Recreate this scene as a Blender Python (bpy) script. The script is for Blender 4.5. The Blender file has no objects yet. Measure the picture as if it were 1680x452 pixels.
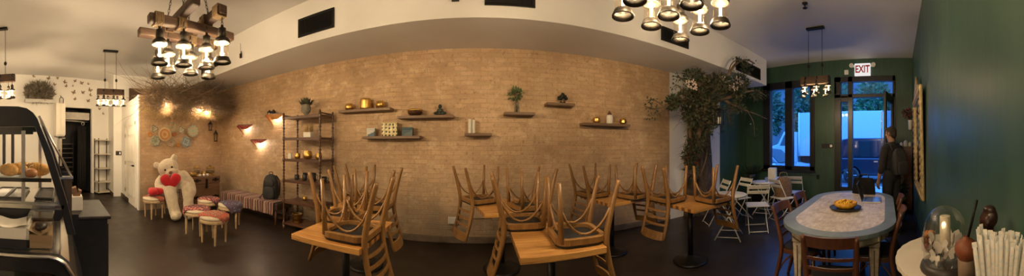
import bpy, bmesh, math, random
from math import sin, cos, tan, pi, atan2, sqrt
from mathutils import Matrix, Vector
random.seed(7)
SC = bpy.context.scene
COL = SC.collection
PX0, FP, HOR, EYE = 786.0, 437.0, 240.0, 1.5     # cylindrical panorama: column straight ahead, pixels per radian, horizon row, eye height
CEIL, SOF, WB, WF, WR = 3.66, 3.03, 4.15, 6.5, -0.36   # ceiling, soffit underside, brick wall, street wall, green wall

# ------------------------------------------------------------------ geometry
class G:
    def __init__(s, M=None):
        s.v = []; s.f = []; s.sm = []; s.mi = []; s.M = M or Matrix()
    def add(s, vs, fs, sm=False, mi=0):
        b = len(s.v)
        s.v += [tuple(s.M @ Vector(p)) for p in vs]
        for f in fs:
            s.f.append([b + i for i in f]); s.sm.append(sm); s.mi.append(mi)
        return s
    def box(s, c, d, rz=0, R=None, mi=0):
        x, y, z = d[0]/2, d[1]/2, d[2]/2
        T = Matrix.Translation(c) @ (R or Matrix.Rotation(rz, 4, 'Z'))
        vs = [T @ Vector(p) for p in ((-x,-y,-z),(x,-y,-z),(x,y,-z),(-x,y,-z),(-x,-y,z),(x,-y,z),(x,y,z),(-x,y,z))]
        return s.add(vs, ((3,2,1,0),(4,5,6,7),(0,1,5,4),(1,2,6,5),(2,3,7,6),(3,0,4,7)), False, mi)
    def bx(s, x0, x1, y0, y1, z0, z1, mi=0):
        return s.box(((x0+x1)/2,(y0+y1)/2,(z0+z1)/2), (abs(x1-x0),abs(y1-y0),abs(z1-z0)), mi=mi)
    def cyl(s, p, q, r, r2=None, n=12, sm=True, mi=0):
        return s.tube([p, q], [r, r if r2 is None else r2], n, sm=sm, mi=mi)
    def tube(s, pts, r, n=8, closed=False, sm=True, mi=0, sq=None):
        P = [Vector(p) for p in pts]; m = len(P)
        R = r if isinstance(r, (list, tuple)) else [r]*m
        vs = []; up = None
        for i, p in enumerate(P):
            a = P[(i-1) % m] if (closed or i) else p
            b = P[(i+1) % m] if (closed or i < m-1) else p
            t = (b-a)
            if t.length < 1e-9: t = Vector((0,0,1))
            t.normalize()
            if up is None:
                h = Vector((0,0,1)) if abs(t.z) < .9 else Vector((1,0,0))
                up = (h - t*h.dot(t)).normalized()
            else:
                up = up - t*up.dot(t)
                if up.length < 1e-6: up = t.orthogonal()
                up.normalize()
            w = t.cross(up)
            for k in range(n):
                an = 2*pi*(k+.5)/n
                ex, ey = cos(an), sin(an)
                if sq: ex *= sq[0]; ey *= sq[1]
                vs.append(p + (up*ex + w*ey)*R[i])
        fs = []
        for i in range(m if closed else m-1):
            j = (i+1) % m
            for k in range(n):
                l = (k+1) % n
                fs.append((i*n+k, i*n+l, j*n+l, j*n+k))
        s.add(vs, fs, sm, mi)
        if not closed:
            b = len(s.v) - len(vs)
            s.f.append([b+k for k in range(n)][::-1]); s.sm.append(False); s.mi.append(mi)
            s.f.append([b+(m-1)*n+k for k in range(n)]); s.sm.append(False); s.mi.append(mi)
        return s
    def lathe(s, prof, c=(0,0,0), n=20, sm=True, mi=0, wob=None, caps=True):
        vs = []; fs = []
        for r, z in prof:
            for k in range(n):
                a = 2*pi*k/n
                w = wob(a, z) if wob else 1
                vs.append((c[0]+r*w*cos(a), c[1]+r*w*sin(a), c[2]+z))
        for i in range(len(prof)-1):
            for k in range(n):
                l = (k+1) % n
                fs.append((i*n+k, i*n+l, (i+1)*n+l, (i+1)*n+k))
        s.add(vs, fs, sm, mi)
        b = len(s.v) - len(vs)
        if not caps: return s
        if prof[0][0] > 1e-4: s.f.append([b+k for k in range(n)][::-1]); s.sm.append(False); s.mi.append(mi)
        if prof[-1][0] > 1e-4: s.f.append([b+(len(prof)-1)*n+k for k in range(n)]); s.sm.append(False); s.mi.append(mi)
        return s
    def sph(s, c, r, n=14, m=9, R=None, mi=0):
        if not isinstance(r, (tuple, list)): r = (r, r, r)
        T = Matrix.Translation(c) @ (R or Matrix())
        vs = [T @ Vector((0,0,-r[2]))]
        for i in range(1, m):
            ph = -pi/2 + pi*i/m
            for k in range(n):
                a = 2*pi*k/n
                vs.append(T @ Vector((r[0]*cos(ph)*cos(a), r[1]*cos(ph)*sin(a), r[2]*sin(ph))))
        vs.append(T @ Vector((0,0,r[2])))
        fs = []
        for k in range(n): fs.append((0, 1+(k+1) % n, 1+k))
        for i in range(m-2):
            for k in range(n):
                a = 1+i*n+k; b = 1+i*n+(k+1) % n
                fs.append((a, b, b+n, a+n))
        t = len(vs)-1; o = 1+(m-2)*n
        for k in range(n): fs.append((o+k, o+(k+1) % n, t))
        return s.add(vs, fs, True, mi)
    def prism(s, poly, z0, z1, T=None, sm=False, mi=0):
        n = len(poly); T = T or Matrix()
        vs = [T @ Vector((x,y,z0)) for x,y in poly] + [T @ Vector((x,y,z1)) for x,y in poly]
        s.add(vs, [(i,(i+1) % n,n+(i+1) % n,n+i) for i in range(n)], sm, mi)
        b = len(s.v)-2*n
        s.f.append([b+i for i in range(n)][::-1]); s.sm.append(False); s.mi.append(mi)
        s.f.append([b+n+i for i in range(n)]); s.sm.append(False); s.mi.append(mi)
        return s
    def grid(s, fn, nu, nv, sm=True, mi=0, closeu=False):
        vs = [fn(i/nu, j/nv) for j in range(nv+1) for i in range(nu + (0 if closeu else 1))]
        w = nu + (0 if closeu else 1)
        fs = [(j*w+i, j*w+(i+1) % w, (j+1)*w+(i+1) % w, (j+1)*w+i) for j in range(nv) for i in range(nu)]
        return s.add(vs, fs, sm, mi)

def rring(w, d, r, n=5):          # rounded rectangle outline
    out = []
    for cx, cy, a0 in ((w/2-r,d/2-r,0),(-w/2+r,d/2-r,pi/2),(-w/2+r,-d/2+r,pi),(w/2-r,-d/2+r,3*pi/2)):
        for k in range(n+1):
            a = a0+pi/2*k/n
            out.append((cx+r*cos(a), cy+r*sin(a)))
    return out
def sp(pts, k=6):                 # Catmull-Rom through points
    P = [Vector(p) for p in pts]; out = []
    for i in range(len(P)-1):
        a = P[max(i-1,0)]; b = P[i]; c = P[i+1]; d = P[min(i+2,len(P)-1)]
        for j in range(k):
            t = j/k
            out.append(.5*((2*b)+(c-a)*t+(2*a-5*b+4*c-d)*t*t+(3*b-a-3*c+d)*t**3))
    out.append(P[-1]); return out

def build(name, g, m, parent=None, bev=0, loc=None, sub=0):
    me = bpy.data.meshes.new(name)
    me.from_pydata(g.v, [], g.f)
    me.polygons.foreach_set('use_smooth', g.sm)
    for x in (m if isinstance(m, (list, tuple)) else [m]): me.materials.append(x)
    if any(g.mi): me.polygons.foreach_set('material_index', g.mi)
    me.update()
    o = bpy.data.objects.new(name, me); COL.objects.link(o)
    if parent: o.parent = parent
    if loc: o.location = loc
    if bev:
        b = o.modifiers.new('bevel', 'BEVEL'); b.width = bev; b.segments = 2; b.limit_method = 'ANGLE'; b.angle_limit = .6
    if sub:
        b = o.modifiers.new('sub', 'SUBSURF'); b.levels = sub; b.render_levels = sub
    return o
def tag(o, label=None, cat=None, group=None, kind=None):
    if label: o['label'] = label
    if cat: o['category'] = cat
    if group: o['group'] = group
    if kind: o['kind'] = kind
    return o
def thing(name, label, cat, loc=(0,0,0), rz=0, group=None):
    o = bpy.data.objects.new(name, None); COL.objects.link(o)
    o.empty_display_size = .05
    o.location = loc; o.rotation_euler = (0,0,rz)
    return tag(o, label, cat, group)
def one(name, label, cat, g, m, loc=(0,0,0), rz=0, group=None, bev=0, sub=0):
    o = build(name, g, m, None, bev, loc, sub); o.rotation_euler = (0,0,rz)
    return tag(o, label, cat, group)
def struct(name, g, m, parent=None, bev=0):
    o = build(name, g, m, parent, bev)
    if not parent: o['kind'] = 'structure'
    return o
def dup(o, parent=None):
    c = o.copy(); COL.objects.link(c); c.parent = parent
    for ch in o.children: dup(ch, c)
    return c
def again(root, loc, rot, label, group=None):
    c = dup(root); c.location = loc
    c.rotation_euler = rot if isinstance(rot, tuple) else (0,0,rot)
    c['label'] = label
    if group: c['group'] = group
    return c
def ray(px):                       # bearing of a picture column
    a = (px-PX0)/FP
    return sin(a), cos(a)
def on_y(px, py, Y=WB):            # where the sight line meets the plane y = Y
    sx, cy = ray(px); r = Y/cy
    return (r*sx, Y, EYE+(HOR-py)/FP*r)
def on_x(px, py, X=WF):
    sx, cy = ray(px); r = X/sx
    return (X, r*cy, EYE+(HOR-py)/FP*r)

# ------------------------------------------------------------------ materials
def N(nt, t, **kw):
    n = nt.nodes.new(t)
    for k, v in kw.items():
        if k in n.inputs: n.inputs[k].default_value = v
        else: setattr(n, k, v)
    return n
def rgb(c): return (c[0], c[1], c[2], 1)
def mul(c, f): return tuple(min(1, x*f) for x in c)
def base(name):
    m = bpy.data.materials.new(name); m.use_nodes = True
    nt = m.node_tree; b = nt.nodes['Principled BSDF']
    tc = nt.nodes.new('ShaderNodeTexCoord')
    return m, nt, b, tc.outputs['Object']
def mapped(nt, co, scale, rot=(0,0,0)):
    mp = nt.nodes.new('ShaderNodeMapping'); mp.inputs['Scale'].default_value = scale; mp.inputs['Rotation'].default_value = rot
    nt.links.new(co, mp.inputs['Vector']); return mp.outputs['Vector']
def ramp(nt, fac, stops, interp='LINEAR'):
    r = nt.nodes.new('ShaderNodeValToRGB'); cr = r.color_ramp; cr.interpolation = interp
    while len(cr.elements) < len(stops): cr.elements.new(.5)
    for e, (p, c) in zip(cr.elements, stops): e.position = p; e.color = rgb(c)
    nt.links.new(fac, r.inputs['Fac']); return r.outputs['Color']
def bump(nt, b, h, st, dist=.01):
    n = N(nt, 'ShaderNodeBump', Strength=st, Distance=dist)
    nt.links.new(h, n.inputs['Height']); nt.links.new(n.outputs['Normal'], b.inputs['Normal'])
def noise(nt, co, sc, det=4, rough=.6):
    n = N(nt, 'ShaderNodeTexNoise', Scale=sc, Detail=det, Roughness=rough)
    nt.links.new(co, n.inputs['Vector']); return n.outputs['Fac']
def mixc(nt, fac, a, b, mode='MIX'):
    n = nt.nodes.new('ShaderNodeMix'); n.data_type = 'RGBA'; n.blend_type = mode
    for k, x in ((0,fac),(6,a),(7,b)):
        if isinstance(x, (int,float)): n.inputs[k].default_value = x
        elif isinstance(x, tuple): n.inputs[k].default_value = rgb(x)
        else: nt.links.new(x, n.inputs[k])
    return n.outputs[2]
def plain(name, c, r=.5, metal=0, var=.12, sc=9, bp=0, bsc=60, spec=.5, sheen=0, coat=0):
    m, nt, b, co = base(name)
    f = noise(nt, co, sc)
    nt.links.new(ramp(nt, f, [(.3, mul(c,1-var)), (.7, mul(c,1+var))]), b.inputs['Base Color'])
    b.inputs['Roughness'].default_value = r; b.inputs['Metallic'].default_value = metal
    b.inputs['Specular IOR Level'].default_value = spec
    if sheen: b.inputs['Sheen Weight'].default_value = sheen
    if coat: b.inputs['Coat Weight'].default_value = coat
    if bp: bump(nt, b, noise(nt, co, bsc), bp)
    return m
def wood(name, c1, c2, r=.4, axis=0, sc=1, coat=0, bands=3):
    m, nt, b, co = base(name)
    s = [9*sc]*3; s[axis] = .9*sc
    v = mapped(nt, co, tuple(s))
    f = noise(nt, v, bands, 5, .65)
    g = noise(nt, v, bands*7, 3, .6)
    c = ramp(nt, f, [(.32, c1), (.68, c2)])
    c = mixc(nt, .35, c, ramp(nt, g, [(.35, mul(c1,.75)), (.65, mul(c2,1.1))]))
    nt.links.new(c, b.inputs['Base Color'])
    b.inputs['Roughness'].default_value = r
    if coat: b.inputs['Coat Weight'].default_value = coat; b.inputs['Coat Roughness'].default_value = .25
    bump(nt, b, g, .12, .003)
    return m
def glow(name, c, st):
    m = bpy.data.materials.new(name); m.use_nodes = True
    nt = m.node_tree; nt.nodes.remove(nt.nodes['Principled BSDF'])
    e = N(nt, 'ShaderNodeEmission', Color=rgb(c), Strength=st)
    nt.links.new(e.outputs[0], nt.nodes['Material Output'].inputs[0]); return m
def clear(name, tint=(1,1,1), refl=.08, r=.03, mx=.75):      # thin clear glass: lets light through, mirrors at grazing angles
    m = bpy.data.materials.new(name); m.use_nodes = True
    nt = m.node_tree; nt.nodes.remove(nt.nodes['Principled BSDF'])
    t = N(nt, 'ShaderNodeBsdfTransparent', Color=rgb(tint)); g = N(nt, 'ShaderNodeBsdfGlossy', Roughness=r)
    lw = N(nt, 'ShaderNodeLayerWeight', Blend=.25)
    mr = N(nt, 'ShaderNodeMapRange'); mr.inputs[3].default_value = refl; mr.inputs[4].default_value = mx
    nt.links.new(lw.outputs['Facing'], mr.inputs[0])
    ms = nt.nodes.new('ShaderNodeMixShader')
    nt.links.new(mr.outputs[0], ms.inputs[0]); nt.links.new(t.outputs[0], ms.inputs[1]); nt.links.new(g.outputs[0], ms.inputs[2])
    nt.links.new(ms.outputs[0], nt.nodes['Material Output'].inputs[0]); return m
def stripes(name, cols, axis, width, r=.9, wob=.02):
    m, nt, b, co = base(name)
    sx = nt.nodes.new('ShaderNodeSeparateXYZ'); nt.links.new(co, sx.inputs[0])
    nz = noise(nt, co, 12)
    a = N(nt, 'ShaderNodeMath', operation='MULTIPLY_ADD'); a.inputs[1].default_value = wob
    nt.links.new(nz, a.inputs[0]); nt.links.new(sx.outputs[axis], a.inputs[2])
    d = N(nt, 'ShaderNodeMath', operation='MULTIPLY'); d.inputs[1].default_value = 1/width; nt.links.new(a.outputs[0], d.inputs[0])
    fr = N(nt, 'ShaderNodeMath', operation='FRACT'); nt.links.new(d.outputs[0], fr.inputs[0])
    k = len(cols)
    nt.links.new(ramp(nt, fr.outputs[0], [(i/k, c) for i, c in enumerate(cols)], 'CONSTANT'), b.inputs['Base Color'])
    b.inputs['Roughness'].default_value = r
    bump(nt, b, noise(nt, co, 250), .3, .003)
    return m
def kilim(name, cols, sc=16):       # woven geometric pattern
    m, nt, b, co = base(name)
    v = mapped(nt, co, (sc, sc*.8, sc), (0,0,.6))
    vo = N(nt, 'ShaderNodeTexVoronoi', Scale=1.0); vo.distance = 'MANHATTAN'; vo.inputs['Randomness'].default_value = .35
    nt.links.new(v, vo.inputs['Vector'])
    k = len(cols)
    c = ramp(nt, vo.outputs['Distance'], [(i/k*.8, c) for i, c in enumerate(cols)], 'CONSTANT')
    nt.links.new(c, b.inputs['Base Color']); b.inputs['Roughness'].default_value = .95
    bump(nt, b, noise(nt, co, 200), .3, .003)
    return m

def brick_mat():
    m, nt, b, co = base('painted_brick')
    sw = mapped(nt, co, (1,1,1))
    sx = nt.nodes.new('ShaderNodeSeparateXYZ'); nt.links.new(co, sx.inputs[0])
    ad = N(nt, 'ShaderNodeMath', operation='ADD'); nt.links.new(sx.outputs[0], ad.inputs[0]); nt.links.new(sx.outputs[1], ad.inputs[1])
    cx = nt.nodes.new('ShaderNodeCombineXYZ'); nt.links.new(ad.outputs[0], cx.inputs[0]); nt.links.new(sx.outputs[2], cx.inputs[1])
    wn = N(nt, 'ShaderNodeTexNoise', Scale=3.5, Detail=3); nt.links.new(co, wn.inputs['Vector'])
    wv = N(nt, 'ShaderNodeVectorMath', operation='SCALE'); wv.inputs['Scale'].default_value = .05; nt.links.new(wn.outputs['Color'], wv.inputs[0])
    va = N(nt, 'ShaderNodeVectorMath', operation='ADD'); nt.links.new(cx.outputs[0], va.inputs[0]); nt.links.new(wv.outputs[0], va.inputs[1])
    bt = nt.nodes.new('ShaderNodeTexBrick')
    for k, v in (('Scale',1.0),('Mortar Size',.008),('Mortar Smooth',.6),('Brick Width',.21),('Row Height',.073)): bt.inputs[k].default_value = v
    bt.inputs['Color1'].default_value = (.40,.40,.40,1); bt.inputs['Color2'].default_value = (1,1,1,1); bt.inputs['Mortar'].default_value = (.38,.38,.38,1)
    nt.links.new(va.outputs[0], bt.inputs['Vector'])
    n1 = noise(nt, co, 1.1, 5, .65); n2 = noise(nt, co, 22, 5, .7); n3 = noise(nt, co, 5, 6, .75)
    c = ramp(nt, n1, [(.3,(.44,.285,.155)), (.5,(.57,.375,.215)), (.7,(.65,.45,.275))])
    c = mixc(nt, .30, c, bt.outputs['Color'], 'MULTIPLY')
    c = mixc(nt, ramp(nt, n3, [(.53,(0,0,0)),(.68,(.55,.55,.55))]), c, (.80,.62,.40))
    c = mixc(nt, ramp(nt, n2, [(.3,(.8,.8,.8)),(.44,(0,0,0))]), c, (.24,.15,.08))
    # patchy grey-brown mixed in, stronger towards the lowest courses
    mr = N(nt, 'ShaderNodeMapRange'); mr.inputs[1].default_value = .2; mr.inputs[2].default_value = 1.35; mr.inputs[3].default_value = .75; mr.inputs[4].default_value = 0
    nt.links.new(sx.outputs[2], mr.inputs[0])
    mm = N(nt, 'ShaderNodeMath', operation='MULTIPLY'); nt.links.new(mr.outputs[0], mm.inputs[0])
    nt.links.new(ramp(nt, noise(nt, co, 1.7, 5, .7), [(.35,(.3,.3,.3)),(.6,(1,1,1))]), mm.inputs[1])
    c = mixc(nt, mm.outputs[0], c, (.30,.25,.19))
    nt.links.new(c, b.inputs['Base Color']); b.inputs['Roughness'].default_value = .55
    h = mixc(nt, .45, bt.outputs['Color'], n2)
    bump(nt, b, h, .75, .02)
    return m
def planks_mat():
    m, nt, b, co = base('dark_floor_planks')
    bt = nt.nodes.new('ShaderNodeTexBrick')
    for k, v in (('Scale',1.0),('Mortar Size',.003),('Brick Width',1.5),('Row Height',.15)): bt.inputs[k].default_value = v
    bt.inputs['Color1'].default_value = (.011,.0075,.006,1); bt.inputs['Color2'].default_value = (.020,.0135,.0105,1); bt.inputs['Mortar'].default_value = (.005,.003,.002,1)
    bt.offset = .37
    nt.links.new(co, bt.inputs['Vector'])
    g = noise(nt, mapped(nt, co, (2,28,1)), 3, 5, .65)
    c = mixc(nt, ramp(nt, g, [(.35,(.0,.0,.0)),(.7,(.6,.6,.6))]), bt.outputs['Color'], (.034,.022,.016))
    nt.links.new(c, b.inputs['Base Color'])
    nt.links.new(ramp(nt, noise(nt, co, 2.5, 4), [(.3,(.3,.3,.3)),(.7,(.46,.46,.46))]), b.inputs['Roughness'])
    bump(nt, b, mixc(nt, .5, bt.outputs['Color'], g), .12, .004)
    return m
def green_mat():
    m, nt, b, co = base('green_plaster')
    n1 = noise(nt, mapped(nt, co, (1,1,.35)), 2.2, 5, .7); n2 = noise(nt, mapped(nt, co, (1,1,.15)), 14, 5, .7)
    c = ramp(nt, n1, [(.3,(.022,.060,.040)), (.55,(.035,.090,.058)), (.75,(.065,.120,.075))])
    c = mixc(nt, .4, c, ramp(nt, n2, [(.3,(.018,.05,.036)), (.7,(.06,.115,.075))]))
    nt.links.new(c, b.inputs['Base Color'])
    nt.links.new(ramp(nt, n1, [(.3,(.36,.36,.36)),(.7,(.5,.5,.5))]), b.inputs['Roughness'])
    bump(nt, b, n2, .15, .004)
    return m

mt = {}
mt['brick'] = brick_mat(); mt['floor'] = planks_mat(); mt['green'] = green_mat()
mt['white'] = plain('white_plaster', (.76,.74,.70), .75, var=.03, sc=2, bp=.05)
mt['ceil'] = plain('ceiling_paint', (.66,.64,.62), .8, var=.04, sc=1.2, bp=.04)
mt['soff'] = plain('soffit_paint', (.74,.72,.69), .75, var=.03, sc=2)
mt['base'] = plain('dark_baseboard', (.07,.045,.03), .45)
mt['cement'] = plain('cement_footing', (.16,.12,.085), .8, var=.3, sc=6, bp=.4)
mt['blackm'] = plain('black_metal', (.018,.017,.016), .4, .6, sc=20)
mt['blackp'] = plain('black_paint', (.016,.017,.019), .38, var=.25)
mt['bronze'] = plain('dark_bronze', (.045,.038,.03), .4, .7, var=.3)
mt['gold'] = plain('hammered_gold', (.72,.46,.13), .28, 1, var=.25, sc=30, bp=.35, bsc=70)
mt['brass'] = plain('old_brass', (.55,.36,.12), .33, 1, var=.3, sc=25, bp=.2)
mt['steel'] = plain('brushed_steel', (.55,.54,.52), .3, 1, var=.1, sc=40)
mt['oak'] = wood('honey_oak', (.33,.15,.035), (.52,.27,.075), .38, 0, 1, .25)
mt['oakc'] = wood('chair_wood', (.165,.078,.022), (.29,.145,.042), .38, 2, 1, .25)
mt['redw'] = wood('reddish_chair_wood', (.075,.026,.013), (.14,.050,.022), .35, 2, 1, .3)
mt['dkw'] = wood('dark_turned_wood', (.045,.018,.010), (.10,.042,.022), .35, 2, 1, .3)
mt['dkh'] = wood('dark_shelf_board', (.055,.022,.012), (.12,.05,.026), .4, 0, 1, .2)
mt['shelf'] = wood('walnut_shelf', (.13,.075,.042), (.24,.15,.088), .5, 0, 1)
mt['beam'] = wood('rough_beam', (.045,.024,.013), (.105,.058,.034), .7, 1, .8)
mt['rope'] = plain('hemp_rope', (.22,.145,.07), .9, var=.25, sc=80, bp=.6, bsc=120)
mt['glass'] = clear('clear_glass')
mt['lglass'] = clear('lantern_jar_glass', (1,.96,.88), .03, .04, mx=.22)
mt['pane'] = clear('window_glass', (.93,.96,1), .04)
mt['wire'] = plain('black_wire', (.02,.018,.016), .5)
mt['bulb'] = glow('warm_filament', (1,.70,.34), 13)
mt['bulbg'] = clear('amber_bulb_glass', (1,.90,.72), .10)
mt['seatb'] = plain('black_vinyl', (.008,.0075,.0075), .65, var=.3, bp=.1)
mt['cream'] = plain('cream_linen', (.62,.53,.40), .9, var=.1, sc=30, bp=.3, bsc=200)
mt['limed'] = wood('limed_oak', (.42,.28,.15), (.56,.40,.24), .55, 2, 1)
mt['bark'] = plain('rough_bark', (.085,.060,.040), .95, var=.6, sc=7, bp=1, bsc=12)
mt['twig'] = plain('dry_twig', (.15,.10,.06), .9, var=.35, sc=9)
mt['twigl'] = plain('pale_dry_grass', (.52,.36,.17), .9, var=.3, sc=9)
mt['leaf'] = plain('dull_green_leaf', (.088,.086,.048), .6, var=.5, sc=6)
mt['leafd'] = plain('dark_green_leaf', (.03,.055,.028), .55, var=.4, sc=8)
mt['leafg'] = plain('grey_green_leaf', (.15,.125,.09), .8, var=.4, sc=8)
mt['winpl'] = plain('white_plastic', (.78,.77,.74), .4, var=.03)
mt['wcoat'] = plain('white_powder_coat', (.72,.70,.63), .4, var=.05)
mt['door'] = plain('white_door_paint', (.76,.72,.64), .45, var=.03)
mt['frame'] = plain('black_window_frame', (.012,.013,.016), .35, var=.2)
# ------------------------------------------------------------------ camera, world
cam = bpy.data.cameras.new('camera'); co = bpy.data.objects.new('camera', cam); COL.objects.link(co)
cam.type = 'PANO'; cam.panorama_type = 'CENTRAL_CYLINDRICAL'
cam.central_cylindrical_range_u_min = -PX0/FP; cam.central_cylindrical_range_u_max = (1680-PX0)/FP
cam.central_cylindrical_range_v_min = -(452-HOR)/FP; cam.central_cylindrical_range_v_max = HOR/FP
cam.central_cylindrical_radius = 1.0
cam.clip_start = .01
co.location = (0,0,EYE); co.rotation_euler = (pi/2,0,0)
SC.camera = co
vs = SC.view_settings
SC.display_settings.display_device = 'sRGB'
vs.view_transform = 'Standard'; vs.look = 'None'; vs.gamma = 1; vs.use_curve_mapping = False; vs.exposure = 2.0
w = bpy.data.worlds.new('dusk'); SC.world = w; w.use_nodes = True
wt = w.node_tree; bg = wt.nodes['Background']
tcw = wt.nodes.new('ShaderNodeTexCoord'); sxw = wt.nodes.new('ShaderNodeSeparateXYZ'); wt.links.new(tcw.outputs['Generated'], sxw.inputs[0])
wt.links.new(ramp(wt, sxw.outputs[2], [(0,(.045,.23,.75)), (.35,(.055,.28,.95)), (1,(.04,.20,.80))]), bg.inputs['Color'])
bg.inputs['Strength'].default_value = 1.9

# ------------------------------------------------------------------ room shell
XB = -6.0                                   # the wall behind the bear
g = G().bx(-9.6, WF, -2.7, 4.3, -.1, 0); struct('floor', g, mt['floor'])
g = G().bx(-9.8, 6.8, -2.9, 4.5, CEIL, CEIL+.1); struct('ceiling', g, mt['ceil'])
# long brick wall: brick, a strip of white plaster at its street end, green beyond
g = G().bx(-8.1, 3.60, WB, 4.35, 0, CEIL); struct('wall_back', g, mt['brick'])
g = G().bx(3.60, 5.27, WB, 4.35, 0, CEIL); struct('wall_back_plaster', g, mt['white'])
g = G().bx(5.27, WF, WB, 4.35, 0, CEIL); struct('wall_back_green', g, mt['green'])
g = G().bx(XB-.12, XB, 1.835, WB-.001, 0, 2.72); struct('wall_left', g, mt['brick'])
g = G().bx(-7.85, XB-.121, 1.83, 1.93, 0, 2.72).bx(XB-.121, XB+.004, 1.80, 1.834, 0, 2.72)
struct('wall_closet', g, mt['white'])
g = G().bx(-7.56, -7.5, 1.98, 4.15, 2.2, 3.2); struct('trim_2', g, mt['beam'])
g = G().bx(-7.98, -7.86, 1.58, 4.35, 0, CEIL).bx(-8.8, -7.981, 1.58, 1.7, 0, CEIL); struct('wall_left_recess', g, mt['white'])
# slightly skewed far wall with the dark doorway
Wd = Vector((-7.80+8.72, -1.57-1.58, 0)); L = Wd.length; aw = atan2(Wd.y, Wd.x)
TW = Matrix.Translation((-8.72,1.58,0)) @ Matrix.Rotation(aw, 4, 'Z')     # local x runs along the wall, +y into the room
def far_s(px):                             # distance along the far wall of a picture column
    sx, cy = ray(px); d = Wd.normalized(); A = Vector((-8.72,1.58,0))
    det = sx*(-d.y) + d.x*cy
    r = (A.x*(-d.y) + d.x*A.y)/det
    P = Vector((sx*r, cy*r, 0)); return (P-A).dot(d), r
def far(px, py):
    s, r = far_s(px); return s, EYE+(HOR-py)/FP*r
s0, s1 = far_s(151)[0], far_s(96)[0]; zt = far(120,176)[1]
g = G(TW).bx(-.1, s0, -.12, 0, 0, CEIL).bx(s1, L+1.6, -.12, 0, 0, CEIL).bx(s0, s1, -.12, 0, zt, CEIL)
struct('wall_far', g, mt['white'])
g = G(TW).bx(s0-.02, s1+.02, -1.3, -1.25, 0, 3).bx(s0-.06, s0, -1.3, -.12, 0, 3).bx(s1, s1+.06, -1.3, -.12, 0, 3).bx(s0-.06, s1+.06, -1.3, -.12, 2.9, 3)
struct('wall_passage', g, mt['blackp'])
g = G(TW).bx(s0-.06, s1+.06, -1.3, -.12, -.1, 0); struct('floor_passage', g, mt['floor'])
# closing walls round the part of the cafe behind the viewer
g = G().bx(.25, 6.7, WR-.15, WR, 0, CEIL); struct('wall_right', g, mt['green'])
g = G().bx(.25, .40, -2.7, WR-.15, 0, CEIL).bx(-9.6, .4, -2.85, -2.7, 0, CEIL); struct('wall_near', g, mt['white'])
# soffit along the brick wall
YS = 3.16
g = G().bx(-7.85, 5.90, YS, WB, SOF, CEIL); struct('trim_1', g, mt['soff'])
# rough cement footing along the brick
g = G().bx(-6.0, 3.6, WB-.035, WB, 0, .10); struct('baseboard_back', g, mt['cement'], bev=.01)
g = G().bx(-7.85, -6.95, 1.805, 1.83, 0, .11).bx(-8.8, -7.86, 1.555, 1.58, 0, .11); struct('baseboard_left', g, mt['base'])
g = G().bx(.4, WF, WR, WR+.02, 0, .12); struct('baseboard_right', g, mt['frame'])
g = G().bx(WF-.02, WF, 1.60, 4.15, 0, .16).bx(WF-.02, WF, WR, .05, 0, .16); struct('baseboard_front', g, mt['frame'])
# street wall with window and door openings
wy0, wy1, wz0, wz1 = 2.08, 3.56, .87, 3.22
dy0, dy1, dz1 = .06, 1.56, 3.22
g = G().bx(WF, WF+.2, WR, dy0, 0, CEIL).bx(WF, WF+.2, dy1, wy0, 0, CEIL).bx(WF, WF+.2, wy1, WB, 0, CEIL)
g.bx(WF, WF+.2, wy0, wy1, 0, wz0).bx(WF, WF+.2, wy0, wy1, wz1, CEIL).bx(WF, WF+.2, dy0, dy1, dz1, CEIL)
struct('wall_front', g, mt['green'])
# double window
fx0, fx1 = WF-.05, WF+.1
def yq(px): return on_x(px, 200)[1]
gy = [yq(1264.5), yq(1289), yq(1301), yq(1329.5)]
gz0, gz1 = .99, 3.03
g = G().bx(fx0, fx1, gy[0], wy1+.0, wz0, wz1).bx(fx0, fx1, gy[2], gy[1], wz0, wz1).bx(fx0, fx1, wy0, gy[3], wz0, wz1)
g.bx(fx0, fx1, wy0, wy1, wz0, gz0).bx(fx0, fx1, wy0, wy1, gz1, wz1).bx(fx0-.06, fx0, wy0-.03, wy1+.03, wz0-.04, wz0+.02)
wn = struct('window_1', g, mt['frame'], bev=.006)
for a, b in ((gy[1],gy[0]),(gy[3],gy[2])):
    build('pane', G().bx(WF+.03, WF+.036, a, b, gz0, gz1), mt['pane'], wn)
# door set: transom, side light, black frame
ty0, ty1 = yq(1464), yq(1373); sy0, sy1 = yq(1391.5), yq(1380); oy0, oy1 = .12, yq(1399)
tz0, tz1 = 2.79, 3.09
g = G().bx(fx0, fx1, sy1, dy1, 0, dz1).bx(fx0, fx1, oy1, sy0, 0, dz1).bx(fx0, fx1, dy0, oy0, 0, dz1)
g.bx(fx0, fx1, dy0, dy1, tz1, dz1).bx(fx0, fx1, dy0, dy1, 2.70, tz0).bx(fx0, fx1, sy0, sy1, 0, .5).bx(fx0, fx1, ty1, dy1, tz0, tz1).bx(fx0, fx1, sy0, sy1, 2.6, 2.75)
dr = struct('door_1', g, mt['frame'], bev=.006)
build('transom_pane', G().bx(WF+.03, WF+.036, ty0, ty1, tz0, tz1), mt['pane'], dr)
build('side_pane', G().bx(WF+.03, WF+.036, sy0, sy1, .5, 2.6), mt['pane'], dr)
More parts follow.
